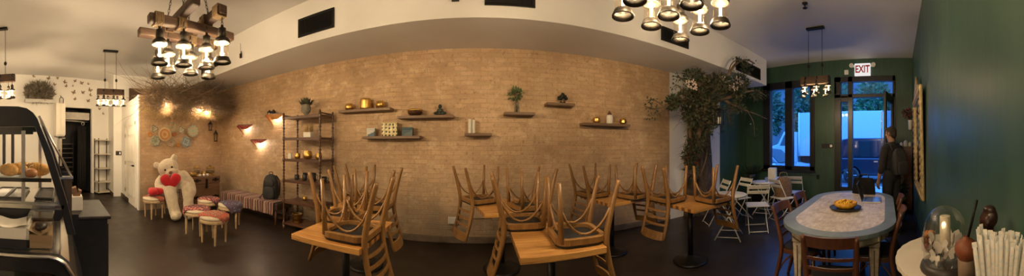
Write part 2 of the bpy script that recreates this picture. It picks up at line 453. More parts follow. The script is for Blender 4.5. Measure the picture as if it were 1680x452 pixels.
# open leaf swung into the room
hx, hy = WF-.06, .11; fxx, fyy = 5.63, .27
la = atan2(fyy-hy, fxx-hx); LW = sqrt((fxx-hx)**2+(fyy-hy)**2)
TL = Matrix.Translation((hx,hy,0)) @ Matrix.Rotation(la, 4, 'Z')
g = G(TL).bx(0, .11, -.025, .025, .02, 2.68).bx(LW-.11, LW, -.025, .025, .02, 2.68).bx(.11, LW-.11, -.025, .025, .02, .32).bx(.11, LW-.11, -.025, .025, 2.5, 2.68)
lf = build('door_leaf', g, mt['frame'], dr, .005)
build('leaf_pane', G(TL).bx(.11, LW-.11, -.004, .004, .32, 2.5), mt['pane'], lf)
g = G(TL).tube([(LW-.055,-.03,1.55),(LW-.055,-.08,1.55),(LW-.055,-.08,2.25),(LW-.055,-.03,2.25)], .013)
g.tube([(LW-.055,.03,1.0),(LW-.055,.08,1.0),(LW-.055,.08,1.75),(LW-.055,.03,1.75)], .013)
build('pull_handle', g, mt['steel'], lf)

# white panelled door in the closet wall
dxa, dxb = -7.25, -6.35
g = G().bx(dxa-.09, dxa, 1.805, 1.83, 0, 2.13).bx(dxb, dxb+.09, 1.805, 1.83, 0, 2.13).bx(dxa-.09, dxb+.09, 1.805, 1.83, 2.04, 2.13)
d2 = struct('door_2', g, mt['door'], bev=.004)
g = G().bx(dxa, dxb, 1.812, 1.83, 0, 2.04)
for i, (z0, z1) in enumerate(((.22,.95),(1.10,1.72),(1.80,1.96))):
    for x0, x1 in ((dxa+.12,(dxa+dxb)/2-.05),((dxa+dxb)/2+.05,dxb-.12)):
        g.bx(x0, x1, 1.800, 1.812, z0, z1)
build('door_leaf', g, mt['door'], d2, .006)
g = G().cyl((dxb-.07,1.812,1.02),(dxb-.07,1.76,1.02),.022).tube([(dxb-.07,1.765,1.02),(dxb-.19,1.765,1.02)], .012)
build('door_handle', g, mt['blackm'], d2)
g = G()
for z in (.3,1.05,1.8): g.cyl((dxa-.01,1.80,z-.05),(dxa-.01,1.80,z+.05),.010)
build('hinge', g, mt['blackm'], d2)
# ------------------------------------------------------------------ hanging lights
WARM = (1.0,.77,.50)
LP = {}
def lantern(par, x, y, zb, ztop, s=1.0, watt=9, spot=True):
    """dark bronze jar lantern hung from a chain; zb is its lower rim, ztop where the chain starts"""
    S = lambda pr: [(r*s, z*s) for r, z in pr]
    g = G().lathe(S([(.012,.325),(.014,.300),(.034,.296),(.036,.232),(.030,.222),(.052,.212),(.068,.190),(.071,.168),(.058,.166),(.050,.185),(.02,.200)]), (x,y,zb), 18)
    lo = build('lantern', g, mt['bronze'], par)
    g = G().lathe(S([(.058,.046),(.062,.044),(.066,.034),(.078,.008),(.078,.0),(.071,.0),(.060,.030),(.058,.046)]), (x,y,zb), 18, caps=False)
    build('lower_rim', g, mt['bronze'], lo)
    build('lantern_glass', G().lathe(S([(.059,.036),(.057,.10),(.057,.17)]), (x,y,zb), 18, caps=False), mt['lglass'], lo)
    gb = G().lathe(S([(.005,.060),(.009,.075),(.010,.150),(.006,.185)]), (x,y,zb), 10)
    build('bulb', gb, mt['bulb'], lo)
    g = G(); z = zb+.32*s; n = max(2, int((ztop-z)/.03))
    for i in range(n):
        zc = z+(ztop-z)*(i+.5)/n; h = (ztop-z)/n*.62; R = .009
        ax = (1,0) if i % 2 else (0,1)
        g.tube([(x+ax[0]*R*cos(t)*1, y+ax[1]*R*cos(t), zc+h*sin(t)) for t in [2*pi*k/8 for k in range(8)]], .0028, 4, True)
    build('chain', g, mt['wire'], par)
    l = bpy.data.lights.new('lantern_light', 'POINT'); l.energy = watt; l.color = WARM; l.shadow_soft_size = .016
    lb = bpy.data.objects.new('lantern_light', l); COL.objects.link(lb); lb.location = (x,y,zb+.115*s); lb.parent = par
def rope_wrap(par, pts, r):
    for p, ax in pts:
        g = G()
        for k in range(6):
            o = (k-2.5)*.014
            ring = []
            for q in rring(r*2, r*2, .012, 3):
                ring.append((p[0]+o, p[1]+q[0], p[2]+q[1]) if ax == 0 else (p[0]+q[0], p[1]+o, p[2]+q[1]))
            g.tube(ring, .008, 5, True)
        build('rope_wrap', g, mt['rope'], par)
def beam(par, p, q, w=.08):
    p = Vector(p); q = Vector(q); d = (q-p); a = atan2(d.y, d.x)
    T = Matrix.Translation((p+q)/2) @ Matrix.Rotation(a, 4, 'Z')
    g = G(T); n = 8; L = d.length
    for i in range(1): g.box((0,0,0), (L, w, w))
    build('beam', g, mt['beam'], par, .012)
def chandelier(cx, cy, zr, zb, label, lamps, s, watt):
    t = thing('beam_chandelier', label, 'chandelier', (cx,cy,zr))
    for yy in (-.135,.135): beam(t, (-.45,yy,.04), (.45,yy,.04))
    for xx in (-.15,.15): beam(t, (xx,-.45,-.04), (xx,.45,-.04))
    rope_wrap(t, [((-.15,-.135,.04),0),((.15,.135,.04),0),((-.15,.135,-.04),1),((.15,-.135,-.04),1),((-.38,-.135,.04),0),((.38,.135,.04),0),((.15,-.36,-.04),1),((-.15,.36,-.04),1)], .048)
    for (x, y) in lamps: lantern(t, x-cx, y-cy, zb-zr, -.05, s, watt)
    for x, y in ((-.2,-.135),(.2,-.135),(-.2,.135),(.2,.135)):
        g = G(); n = 26; A = Vector((x,y,.08)); B = Vector((x*.15,y*.15,CEIL-zr-.03))
        for i in range(n):
            c = A.lerp(B, (i+.5)/n); h = (B-A)/n*.62; k = Vector((.010,0,0)) if i % 2 else Vector((0,.010,0))
            g.tube([c+h*sin(u)+k*cos(u) for u in [2*pi*j/8 for j in range(8)]], .0032, 4, True)
        build('suspension_chain', g, mt['wire'], t)
    build('ceiling_rose', G().lathe([(.0,-.04),(.05,-.04),(.075,-.02),(.08,0)], (0,0,CEIL-zr), 20), mt['blackm'], t)
    g = G().tube(sp([(.02,.02,CEIL-zr-.03),(.05,.05,.5),(.03,.02,.3),(.0,.0,.08)]), .006, 6); build('cord', g, mt['wire'], t)
    return t
LL = [(-2.17,.845),(-2.13,1.06),(-2.10,1.28),(-1.89,1.31),(-2.39,1.02),(-2.36,1.25),(-2.39,1.48),(-2.62,1.0)]
chandelier(-2.35, 1.2, 2.66, 2.22, 'rope-wrapped log chandelier with eight jar lanterns above the bear corner', LL, 1.0, 16)
LR = [(1.14,1.51),(1.14,1.32),(1.47,1.56),(1.46,1.34),(1.48,1.16),(1.15,1.12),(.86,1.3),(.9,1.5)]
chandelier(1.25, 1.33, 2.86, 2.35, 'jar lantern chandelier cut by the top edge above the stacked cafe tables', LR, .95, 10)
def bar_pendant(cx, cy, label, watt, zbeam=2.72, zlamp=2.42, s=.78, ln=.62):
    t = thing('beam_pendant', label, 'pendant light', (cx,cy,zbeam))
    build('canopy', G().bx(-.04, .04, -.17, .17, CEIL-zbeam-.035, CEIL-zbeam), mt['blackm'], t, .006)
    build('beam', G().bx(-.045, .045, -ln/2, ln/2, -.07, .07), mt['beam'], t, .01)
    for yy in (-.13,.13):
        g = G().cyl((0,yy,.07),(0,yy,CEIL-zbeam-.03),.005,n=6)
        build('cord', g, mt['wire'], t)
        g = G().sph((0,yy,.27), (.028,.028,.038)); g.cyl((-.03,yy,.27),(.03,yy,.27),.012); build('pulley', g, mt['bronze'], t)
    for i, yy in enumerate((-.22,0,.22)):
        for j, xx in enumerate((-.085,.085)):
            y2 = yy + (.05 if j else -.05)
            build('bracket', G().tube([(xx*.5,y2,.04),(xx,y2,.05),(xx,y2,0)], .012, 6), mt['blackm'], t)
            lantern(t, xx, y2, zlamp-zbeam - (.02 if j else 0), 0.02, s, watt)
    return t
bar_pendant(-5.9, 1.12, 'six-lamp wooden bar pendant hung on two cords before the white wall', 9)
bar_pendant(4.61, 1.47, 'six-lamp wooden bar pendant hanging before the street window', 3.2, 2.70, 2.44, .74, .56)
bar_pendant(-4.75, -1.13, 'glowing bar pendant over the pastry counter at the left edge', 14, 2.74, 2.38)
# ------------------------------------------------------------------ stacked cafe tables and chairs
def butcher():
    m, nt, b, co = base('butcher_block')
    bt = nt.nodes.new('ShaderNodeTexBrick')
    for k, v in (('Scale',1.0),('Mortar Size',.0012),('Brick Width',.62),('Row Height',.052)): bt.inputs[k].default_value = v
    bt.inputs['Color1'].default_value = (.38,.17,.042,1); bt.inputs['Color2'].default_value = (.62,.32,.095,1); bt.inputs['Mortar'].default_value = (.14,.06,.02,1)
    nt.links.new(mapped(nt, co, (1,1,1), (0,0,0)), bt.inputs['Vector'])
    g = noise(nt, mapped(nt, co, (1.6,22,22)), 3, 5, .7)
    c = mixc(nt, ramp(nt, g, [(.36,(.75,.75,.75)),(.52,(0,0,0))]), bt.outputs['Color'], (.27,.11,.03))
    nt.links.new(c, b.inputs['Base Color']); b.inputs['Roughness'].default_value = .3
    b.inputs['Coat Weight'].default_value = .3
    bump(nt, b, g, .1, .003); return m
mt['butcher'] = butcher()
TT = .78
def cafe_table(label):
    t = thing('cafe_table', label, 'table', (0,0,0), 0, 'butcher block cafe tables')
    build('tabletop', G().bx(-.31,.31,-.37,.37,TT-.046,TT), mt['butcher'], t, .004)
    build('post', G().cyl((0,0,.03),(0,0,TT-.06),.034,n=16), mt['blackm'], t)
    build('mounting_plate', G().bx(-.17,.17,-.17,.17,TT-.06,TT-.0465), mt['blackm'], t)
    build('base', G().lathe([(.225,0),(.228,.012),(.20,.026),(.06,.045),(.036,.08)], n=32), mt['blackm'], t)
    return t
SH = .465
def chair_parts(t, wd, pad):
    for s in (-1,1):
        pts = sp([(s*.188,-.285,0),(s*.182,-.225,.22),(s*.178,-.186,.44),(s*.183,-.215,.64),(s*.19,-.285,.87)], 5)
        n = len(pts)
        g = G().tube(pts, [.017+.009*sin(pi*i/(n-1)) for i in range(n)], 6, sq=(1.15,1))
        build('rear_leg', g, wd, t)
        build('front_leg', G().tube([(s*.182,.178,0),(s*.172,.165,.25),(s*.168,.158,.43)], [.016,.021,.024], 6), wd, t)
    out = rring(.40,.39,.09,5); inn = rring(.325,.315,.07,5); n = len(out)
    vs = [(x,y,.40) for x,y in out]+[(x,y,.445) for x,y in out]+[(x,y,.40) for x,y in inn]+[(x,y,.445) for x,y in inn]
    fs = []
    for i in range(n):
        j = (i+1) % n
        fs += [(i,j,n+j,n+i),(2*n+j,2*n+i,3*n+i,3*n+j),(n+i,n+j,3*n+j,3*n+i),(j,i,2*n+i,2*n+j)]
    build('seat_frame', G().add(vs, fs), wd, t, .003)
    pz = [(.95,.43),(1.0,.445),(1.0,.456),(.97,.463),(.90,SH)]
    g = G(); ring = rring(.392,.382,.09,5); m = len(ring)
    vs = [(x*k,y*k,z) for k, z in pz for x,y in ring]
    fs = [(i*m+a,i*m+(a+1) % m,(i+1)*m+(a+1) % m,(i+1)*m+a) for i in range(len(pz)-1) for a in range(m)] + [tuple(range(m))[::-1], tuple((len(pz)-1)*m+a for a in range(m))]
    build('seat_pad', g.add(vs, fs, True), pad, t)
    def slat(name, z0, z1, y0, y1, bow, th):
        g = G(); k = 8; vs = []
        for i in range(k+1):
            u = i/k*2-1; x = u*.182; o = -bow*(1-u*u)
            vs += [(x,y0+o+th,z0),(x,y0+o-th,z0),(x,y1+o-th,z1),(x,y1+o+th,z1)]
        fs = [(4*i+a,4*i+(a+1) % 4,4*i+4+(a+1) % 4,4*i+4+a) for i in range(k) for a in range(4)] + [(3,2,1,0),(4*k,4*k+1,4*k+2,4*k+3)]
        build(name, g.add(vs, fs), wd, t, .002)
    slat('top_rail', .785, .875, -.252, -.287, .035, .010)
    for z in (.53,.61,.69): slat('back_slat', z, z+.026, -.19-(z-.5)*.26, -.19-(z-.474)*.26, .03, .006)
    def arch(a, b, ins):
        pts = [];
        for i in range(11):
            u = i/10; z = .20+.185*sin(pi*u)**.75
            x = a[0]+(b[0]-a[0])*u; y = a[1]+(b[1]-a[1])*u
            k = sin(pi*u)
            pts.append((x+ins[0]*k, y+ins[1]*k, z))
        build('arch_brace', G().tube(pts, .0095, 7), wd, t)
    arch((-.172,.163,0),(.172,.163,0),(0,-.02)); arch((-.174,.160,0),(-.18,-.215,0),(.02,0)); arch((.174,.160,0),(.18,-.215,0),(-.02,0))
def cafe_chair(label):
    t = thing('cafe_chair', label, 'chair', (0,0,0), 0, 'chairs stacked upside down on the cafe tables')
    chair_parts(t, mt['oakc'], mt['seatb']); return t
TB = [(-1.12,2.05,0,'butcher block cafe table, front left one below the tall rack'),
      (-1.40,3.08,.05,'butcher block cafe table behind the front left one, by the brick wall'),
      (.575,2.07,0,'butcher block cafe table in the middle front, nearest of all to the viewer'),
      (.28,3.27,.22,'butcher block cafe table against the brick wall behind the middle front one'),
      (1.83,3.36,.15,'butcher block cafe table by the brick wall under the right-hand shelf'),
      (2.50,2.46,0,'butcher block cafe table nearest the white folding chairs')]
CH = [(-.985,1.92,-90,'right, nearer upside-down chair on the front left table'),(-1.29,2.32,92,'left, farther upside-down chair on the front left table'),
      (-1.19,2.88,-86,'right upside-down chair on the table behind the front left one'),(-1.60,3.29,95,'left upside-down chair on the table behind the front left one'),
      (.735,1.95,-92,'right, nearer upside-down chair on the middle front table'),(.40,2.41,88,'left, farther upside-down chair on the middle front table'),
      (.56,3.05,-70,'right upside-down chair on the brick wall table behind the middle front one'),(.0,3.455,118,'left upside-down chair with its back turned to the viewer, behind the middle front table'),
      (2.06,3.14,-75,'right upside-down chair on the table under the right-hand shelf'),(1.60,3.52,100,'left upside-down chair on the table under the right-hand shelf'),
      (2.70,2.24,-95,'right upside-down chair on the table nearest the white folding chairs'),(2.29,2.68,98,'left upside-down chair on the table nearest the white folding chairs')]
t0 = cafe_table(TB[0][3])
for i, (x, y, r, lb) in enumerate(TB):
    o = t0 if i == 0 else again(t0, (x,y,0), r, lb)
    o.location = (x,y,0); o.rotation_euler = (0,0,r)
c0 = cafe_chair(CH[0][3])
for i, (x, y, r, lb) in enumerate(CH):
    o = c0 if i == 0 else again(c0, (0,0,0), 0, lb)
    o.location = (x,y,TT+SH+.001); o.rotation_euler = (pi,0,math.radians(r)); o['label'] = lb

# ------------------------------------------------------------------ oval dining table and its chairs
def limed_top():
    m, nt, b, co = base('whitewashed_table_top')
    v = noise(nt, mapped(nt, co, (3,9,3)), 3, 6, .75); n2 = noise(nt, co, 6, 5, .7)
    c = ramp(nt, v, [(.3,(.42,.32,.26)), (.5,(.60,.52,.45)), (.68,(.78,.71,.62))])
    c = mixc(nt, ramp(nt, n2, [(.45,(0,0,0)),(.62,(.6,.6,.6))]), c, (.34,.26,.22))
    nt.links.new(c, b.inputs['Base Color']); b.inputs['Roughness'].default_value = .45
    return m
mt['limetop'] = limed_top()
mt['bluegrey'] = plain('blue_grey_paint', (.15,.19,.215), .5, var=.2, sc=5)
mt['antique'] = plain('antiqued_cream_paint', (.50,.43,.33), .55, var=.35, sc=14, bp=.1)
def stadium(L, W, n=16):
    r = W/2; a = L/2-r; out = []
    for cx, s in ((a,-pi/2),(-a,pi/2)):
        for k in range(n+1):
            t = s+pi*k/n; out.append((cx+r*cos(t)*1.0, r*sin(t)))
    return out
DT = thing('dining_table', 'long oval whitewashed dining table with blue-grey rim and carved legs', 'table', (3.20,.605,0), .045)
ZT = .775
so, si = stadium(2.26,1.14), stadium(1.98,.90); n = len(so)
build('tabletop', G().prism(stadium(2.20,1.09), ZT-.035, ZT-.002), mt['limetop'], DT)
vs = [(x,y,ZT-.04) for x,y in so]+[(x,y,ZT) for x,y in so]+[(x,y,ZT) for x,y in si]+[(x,y,ZT-.04) for x,y in si]
build('rim', G().add(vs, [(a*n+i,a*n+(i+1) % n,((a+1) % 4)*n+(i+1) % n,((a+1) % 4)*n+i) for a in range(4) for i in range(n)]), mt['bluegrey'], DT, .004)
build('inlay', G().prism(stadium(1.985,.905), ZT-.03, ZT-.0005), mt['limetop'], DT)
sa = stadium(2.10,.98)
g = G().prism(sa, ZT-.13, ZT-.04); build('apron', g, mt['antique'], DT)
g = G()
for z in (ZT-.125,ZT-.05): g.tube([(x,y,z) for x,y in stadium(2.115,.995)], .006, 5, True)
build('apron_moulding', g, mt['twig'], DT)
for sx, sy in ((1,1),(1,-1),(-1,1),(-1,-1)):
    x, y = sx*.80, sy*.36
    g = G().box((x,y,ZT-.10), (.10,.10,.14))
    for z, wv in ((.60,.088),): pass
    g.tube([(x,y,.62),(x,y,.60),(x,y,.59)], [.070,.070,.05], 4); g.tube([(x,y,.59),(x,y,.10)], [.062,.036], 4)
    g.tube([(x,y,.10),(x,y,.08),(x,y,.05),(x,y,0)], [.034,.048,.048,.03], 4)
    lg = build('leg', g, mt['antique'], DT, .004)
    g = G()
    for a, b in ((1,0),(-1,0),(0,1),(0,-1)):
        g.tube([(x+a*.048,y+b*.048,.57),(x+a*.028,y+b*.028,.14)], .005, 5)
        g.sph((x+a*.051,y+b*.051,ZT-.10), (.02,.02,.035), 8, 6)
    build('fluting', g, mt['twig'], lg)
def din_chair(label):
    t = thing('dining_chair', label, 'chair', (0,0,0), 0, 'chairs round the oval dining table')
    chair_parts(t, mt['redw'], mt['seatb']); return t
DC = [(2.08,.50,-84,'red-brown slat-back chair at the near end of the oval dining table'),
      (2.70,.985,178,'red-brown chair on the window side of the oval table, nearer one'),
      (3.40,1.03,183,'red-brown chair on the window side of the oval table, farther one'),
      (2.72,.235,-3,'red-brown chair on the green wall side of the oval table, nearer one'),
      (3.42,.24,2,'red-brown chair on the green wall side of the oval table, farther one')]
d0 = din_chair(DC[0][3])
for i, (x, y, r, lb) in enumerate(DC):
    o = d0 if i == 0 else again(d0, (0,0,0), 0, lb)
    o.location = (x,y,0); o.rotation_euler = (0,0,math.radians(r)); o['label'] = lb
# on the table
def on_table(px, py, z): # point at height z under a picture position
    sx, cy = ray(px); r = (EYE-z)*FP/(py-HOR); return (sx*r, cy*r, z)
p = on_table(1387,343,ZT)
g = G().lathe([(.0,.004),(.09,.002),(.15,.012),(.185,.028),(.183,.034),(.14,.020),(.0,.014)], n=32)
one('serving_plate', 'dark scalloped plate under the yellow bowl on the oval table', 'plate', g, mt['blackp'], p)
g = G().lathe([(.0,.022),(.09,.021),(.125,.05),(.135,.085),(.128,.088),(.118,.055),(.0,.04)], n=32, wob=lambda a,z: 1+.03*cos(14*a))
bw = one('bowl', 'yellow wicker bowl of lemon-coloured sweets on a dark plate', 'bowl', g, plain('yellow_wicker', (.60,.30,.02), .6, var=.35, sc=40, bp=.6, bsc=90), (p[0],p[1],p[2]+.001))
rnd = random.Random(3); g = G()
for i in range(70):
    a = rnd.uniform(0,2*pi); r = .105*sqrt(rnd.random()); g.sph((r*cos(a),r*sin(a),.07+.035*(1-(r/.105)**2)+rnd.uniform(-.006,.006)), (.016,.013,.011), 6, 4)
o = one('sweets', 'heap of small yellow sweets filling the wicker bowl', 'sweets', g, plain('yellow_sweet', (.75,.42,.02), .4, var=.3), (p[0],p[1],p[2]+.001)); o['kind'] = 'stuff'
lt = thing('laptop', 'open laptop with dark screen edge-on, on the oval table', 'laptop', (3.56,.46,ZT+.001), math.radians(4))
build('keyboard_deck', G().bx(-.17,.17,-.24,0,0,.016), mt['steel'], lt, .004)
build('keyboard', G().bx(-.145,.145,-.125,-.02,.016,.018), plain('dark_keys', (.10,.12,.15), .5), lt)
build('touchpad', G().bx(-.05,.05,-.225,-.135,.016,.017), mt['steel'], lt)
T = Matrix.Translation((0,.004,.014)) @ Matrix.Rotation(-.30, 4, 'X')
lid = build('screen', G(T).bx(-.17,.17,-.004,.006,0,.235), mt['blackp'], lt, .003)
# black bag standing behind the laptop
bg_ = thing('shoulder_bag', 'black rounded bag standing behind the laptop on the oval table', 'bag', (4.08,.52,ZT+.001), 1.35)
g = G().grid(lambda u, v: ((.19-.03*v*v)*cos(2*pi*u)*(1 if v < .9 else .9), .075*sin(2*pi*u)*(1-.35*v), .24*v), 24, 6, True, 0, True)
g.prism([(.16*.9*cos(2*pi*k/24), .075*.65*sin(2*pi*k/24)) for k in range(24)], .235, .242)
build('bag_body', g, plain('black_nylon', (.008,.008,.009), .9, bp=.2, spec=.2), bg_)
build('carry_handle', G().tube(sp([(-.08,0,.235),(-.06,0,.29),(.06,0,.29),(.08,0,.235)]), .009), mt['blackp'], bg_)
# potted bistro corner -------------------------------------------------
W = mt['wcoat']
def bistro_table(label, z=.72, r=.29):
    t = thing('bistro_table', label, 'table', (0,0,0), 0, 'white round bistro tables')
    g = G().lathe([(.0,z-.008),(r-.01,z-.008),(r-.01,z-.028),(r,z-.028),(r,z-.003),(r-.006,z),(.0,z)], n=36)
    build('tabletop', g, W, t)
    for s in (-1,1):
        for q in (-1,1):
            build('leg', G().tube([(s*.20+q*.012,q*.21,0.006),(s*.20*.1+q*.012,0,z*.5),(-s*.18+q*.012,-q*.17*1,z-.03)], .010, 6), W, t)
    for s in (-1,1): build('cross_bar', G().cyl((s*.185,-.19,.06),(s*.185,.19,.06),.007), W, t)
    return t
def folding_chair(label):
    t = thing('folding_chair', label, 'chair', (0,0,0), 0, 'white folding bistro chairs')
    for s in (-1,1):
        build('long_leg', G().tube([(s*.185,.22,0.004),(s*.19,-.02,.42),(s*.19,-.235,.84)], .010, 6, sq=(1,.7)), W, t)
        build('short_leg', G().tube([(s*.165,-.25,0.004),(s*.165,.19,.44)], .010, 6, sq=(1,.7)), W, t)
    g = G()
    for i in range(6): y = -.155+i*.064; g.box((0,y,.452), (.40,.056,.014))
    build('seat', g, W, t, .003)
    for z, y in ((.80,-.216),(.70,-.163)): build('back_slat', G().box((0,y,z), (.39,.012,.075 if z > .75 else .06), R=Matrix.Rotation(.47,4,'X')), W, t, .003)
    for y, z in ((.21,.03),(-.23,.03)): build('stretcher', G().cyl((-.18 if y > 0 else -.165,y,z),(.18 if y > 0 else .165,y,z),.007), W, t)
    return t
WT = [((3.55,2.60,0),.5,'white round bistro table beside the stacked oak chairs'),((5.22,2.86,0),.2,'white round bistro table in front of the street window, nearer one'),((5.98,2.92,0),.8,'white round bistro table right under the street window, farther one')]
b0 = bistro_table(WT[0][2])
for i, (l, r, lb) in enumerate(WT):
    o = b0 if i == 0 else again(b0, l, r, lb)
    o.location = l; o.rotation_euler = (0,0,r)
FC = [((4.17,2.43,0),-52,'white folding chair facing the viewer in the middle of the floor'),
      ((5.0,2.30,0),-118,'white folding chair with the woven bag on its back'),
      ((4.55,3.10,0),72,'white folding chair seen from the side near the green wall'),
      ((5.70,2.30,0),-80,'white folding chair under the street window beside the woven bag'),
      ((4.05,3.28,0),60,'white folding chair half hidden behind the bistro table by the plaster column')]
f0 = folding_chair(FC[0][2])
for i, (l, r, lb) in enumerate(FC):
    o = f0 if i == 0 else again(f0, l, r, lb)
    o.location = l; o.rotation_euler = (0,0,math.radians(r))
# ------------------------------------------------------------------ bear corner
KR = kilim('red_kilim', [(.05,.02,.02),(.50,.10,.08),(.62,.45,.30),(.42,.05,.05),(.55,.16,.14),(.10,.05,.06)], 20)
KD = kilim('dark_kilim', [(.03,.02,.02),(.32,.05,.04),(.55,.38,.25),(.05,.04,.05),(.42,.10,.06)], 17)
KB = kilim('blue_kilim', [(.03,.04,.08),(.07,.11,.20),(.22,.25,.32),(.04,.06,.13),(.10,.06,.09)], 20)
ZS = .475
def stool_top(r): return ZS-.045*(r/.235)**2.6
def stool(label):
    t = thing('round_stool', label, 'stool', (0,0,0), 0, 'cream stools with turned legs')
    g = G().lathe([(.0,ZS-.085),(.225,ZS-.085),(.236,ZS-.07)] + [(r, stool_top(r)) for r in (.235,.22,.19,.14,.08,.001)], n=32)
    build('cushion', g, mt['cream'], t)
    g = G().lathe([(.20,.335),(.224,.335),(.230,.345),(.230,.380),(.222,.39),(.20,.39),(.20,.335)], n=32); build('apron', g, mt['limed'], t)
    for k in range(4):
        a = pi/4+pi/2*k; x, y = .185*cos(a), .185*sin(a)
        g = G().lathe([(.011,0),(.016,.02),(.014,.04),(.021,.20),(.023,.27),(.017,.285),(.026,.30),(.026,.335)], (x,y,0), 12); build('leg', g, mt['limed'], t)
    return t
ST = [(-5.30,1.93,.2,'cream round stool under the red heart pillow, left of the bear'),(-5.43,2.44,.4,'cream round stool the big teddy bear sits on'),
      (-4.60,2.86,.1,'cream round stool with red kilim cloth, nearest the wooden chest'),(-4.02,2.25,.6,'cream round stool with red kilim cloth, just left of the foremost stool'),
      (-3.50,2.27,.3,'foremost cream round stool with a dark red kilim cloth'),(-4.02,2.98,.7,'cream round stool with a blue kilim cloth by the striped bench')]
stool0 = stool(ST[0][3])
for i, (x, y, r, lb) in enumerate(ST):
    o = stool0 if i == 0 else again(stool0, (x,y,0), r, lb)
    o.location = (x,y,0); o.rotation_euler = (0,0,r)
def cloth(label, x, y, rz, m, w=.20, l=.30):
    def f(u, v):
        a = (u*2-1)*l; b = (v*2-1)*w*(1-.25*(u*2-1)**2)
        r = sqrt(a*a+b*b)
        if r < .237: return (a, b, stool_top(r)+.006+.003*sin(a*40+b*30))
        k = .240/r; ov = r-.237
        return (a*k*(1+.012*sin(b*50)), b*k, stool_top(.235)+.006-ov*.95)
    o = one('kilim_cloth', label, 'cloth', G().grid(f, 26, 16), m, (x,y,0), rz, 'kilim cloths draped on stools')
    sd = o.modifiers.new('thick', 'SOLIDIFY'); sd.thickness = .004; sd.offset = 1
    return o
cloth('red kilim cloth on the stool nearest the wooden chest', -4.60, 2.86, .5, KR, .19)
cloth('red kilim cloth on the stool just left of the foremost stool', -4.02, 2.25, 1.0, KR, .20)
cloth('dark red kilim cloth on the foremost stool', -3.50, 2.27, .55, KD, .19)
cloth('blue kilim cloth hanging over the stool by the striped bench', -4.02, 2.98, -.2, KB, .19, .36)
cloth('dark kilim cloth under the red heart pillow', -5.30, 1.93, .6, KD, .15)
# heart shapes
def heart(u):
    t = 2*pi*u; return (16*sin(t)**3/17, (13*cos(t)-5*cos(2*t)-2*cos(3*t)-cos(4*t)+2.5)/17)
def heart_pillow(w, th, T):
    g = G(T)
    def f(u, v):
        hx, hy = heart(u); ph = (v-.5)*pi; k = max(cos(ph),0)**.55
        return (hx*w*k, sin(ph)*th, hy*w*k)
    return g.grid(f, 48, 12, True, 0, True)
mt['redv'] = plain('red_velvet', (.46,.005,.012), .85, var=.15, sc=20, bp=.2, bsc=150, sheen=.2)
T = Matrix.Translation((0,0,.062)) @ Matrix.Rotation(pi/2, 4, 'X')
one('heart_pillow', 'red heart pillow lying on the stool left of the bear', 'pillow', heart_pillow(.215,.075,Matrix.Rotation(.0,4,'Z') @ T), mt['redv'], (-5.30,1.93,ZS+.017), 2.0)
# the bear --------------------------------------------------------------
BE = thing('teddy_bear', 'giant cream teddy bear sitting on a stool against the wall', 'teddy bear', (-5.43,2.44,0), math.radians(65.7))
fur = None
def fur_mat():
    m, nt, b, co = base('cream_plush')
    f = noise(nt, co, 14, 5, .7); f2 = noise(nt, co, 90, 3, .7)
    nt.links.new(ramp(nt, f, [(.3,(.50,.41,.29)),(.7,(.66,.57,.43))]), b.inputs['Base Color'])
    b.inputs['Roughness'].default_value = 1; b.inputs['Sheen Weight'].default_value = .35
    bump(nt, b, mixc(nt, .5, f, f2), .7, .015); return m
fur = fur_mat()
g = G()
def ell(c, r, rx=0, ry=0, rz=0):
    g.sph(c, r, 20, 12, Matrix.Rotation(rz,4,'Z') @ Matrix.Rotation(ry,4,'Y') @ Matrix.Rotation(rx,4,'X'))
def limb(pts, rs):
    P = sp(pts, 5); R = []
    for i in range(len(P)):
        q = i/5; a = int(min(q, len(rs)-2)); R.append(rs[a]+(rs[a+1]-rs[a])*(q-a))
    g.tube(P, R, 16); g.sph(P[0], R[0], 14, 9); g.sph(P[-1], R[-1], 14, 9)
ell((.06,.06,.68), (.27,.215,.24)); ell((.07,.05,.80), (.22,.19,.17)); ell((.05,.05,.625), (.26,.22,.15))
HR = Matrix.Translation((-.11,-.06,1.03)) @ Matrix.Rotation(math.radians(-24),4,'Y') @ Matrix.Rotation(.22,4,'X')
def hd(c, r, **k):
    g.M = HR; ell(c, r, **k); g.M = Matrix()
hd((0,0,0), (.235,.20,.205)); hd((-.215,.03,.15), (.075,.045,.08)); hd((.215,.03,.15), (.075,.045,.08)); hd((.02,-.17,-.06), (.115,.10,.085)); hd((0,-.1,-.1), (.19,.12,.10))
limb([(-.17,.03,.87),(-.31,-.02,.70),(-.28,-.16,.58),(-.15,-.22,.60)], [.10,.10,.095,.085])
limb([(.24,.05,.86),(.36,.0,.70),(.40,-.06,.52),(.34,-.16,.44)], [.105,.11,.115,.11])
limb([(-.06,-.06,.585),(-.07,-.33,.59),(-.02,-.43,.36),(.04,-.46,.12)], [.135,.14,.12,.115]); ell((.06,-.53,.10), (.115,.18,.10), 0, 0, -.25)
limb([(.23,-.05,.585),(.30,-.26,.585),(.31,-.36,.36),(.30,-.38,.12)], [.135,.14,.12,.115]); ell((.32,-.45,.10), (.105,.16,.10), 0, 0, .15)
bo = build('body', g, fur, BE)
r_ = bo.modifiers.new('merge', 'REMESH'); r_.mode = 'VOXEL'; r_.voxel_size = .016; r_.use_smooth_shade = True
s_ = bo.modifiers.new('smooth', 'SMOOTH'); s_.iterations = 6; s_.factor = .5
tx = bpy.data.textures.new('fur_clumps', 'CLOUDS'); tx.noise_scale = .03
ds = bo.modifiers.new('tufts', 'DISPLACE'); ds.texture = tx; ds.strength = .018; ds.mid_level = .5; ds.texture_coords = 'LOCAL'
g = G(HR).sph((.02,-.272,-.035), (.045,.028,.034), 12, 8); build('nose', g, plain('brown_nose', (.16,.09,.06), .6), BE)
for s in (-1,1): build('eye', G(HR).sph((s*.078+.01,-.182,.035), (.024,.018,.024), 12, 8), plain('black_bead', (.02,.015,.012), .15), BE)
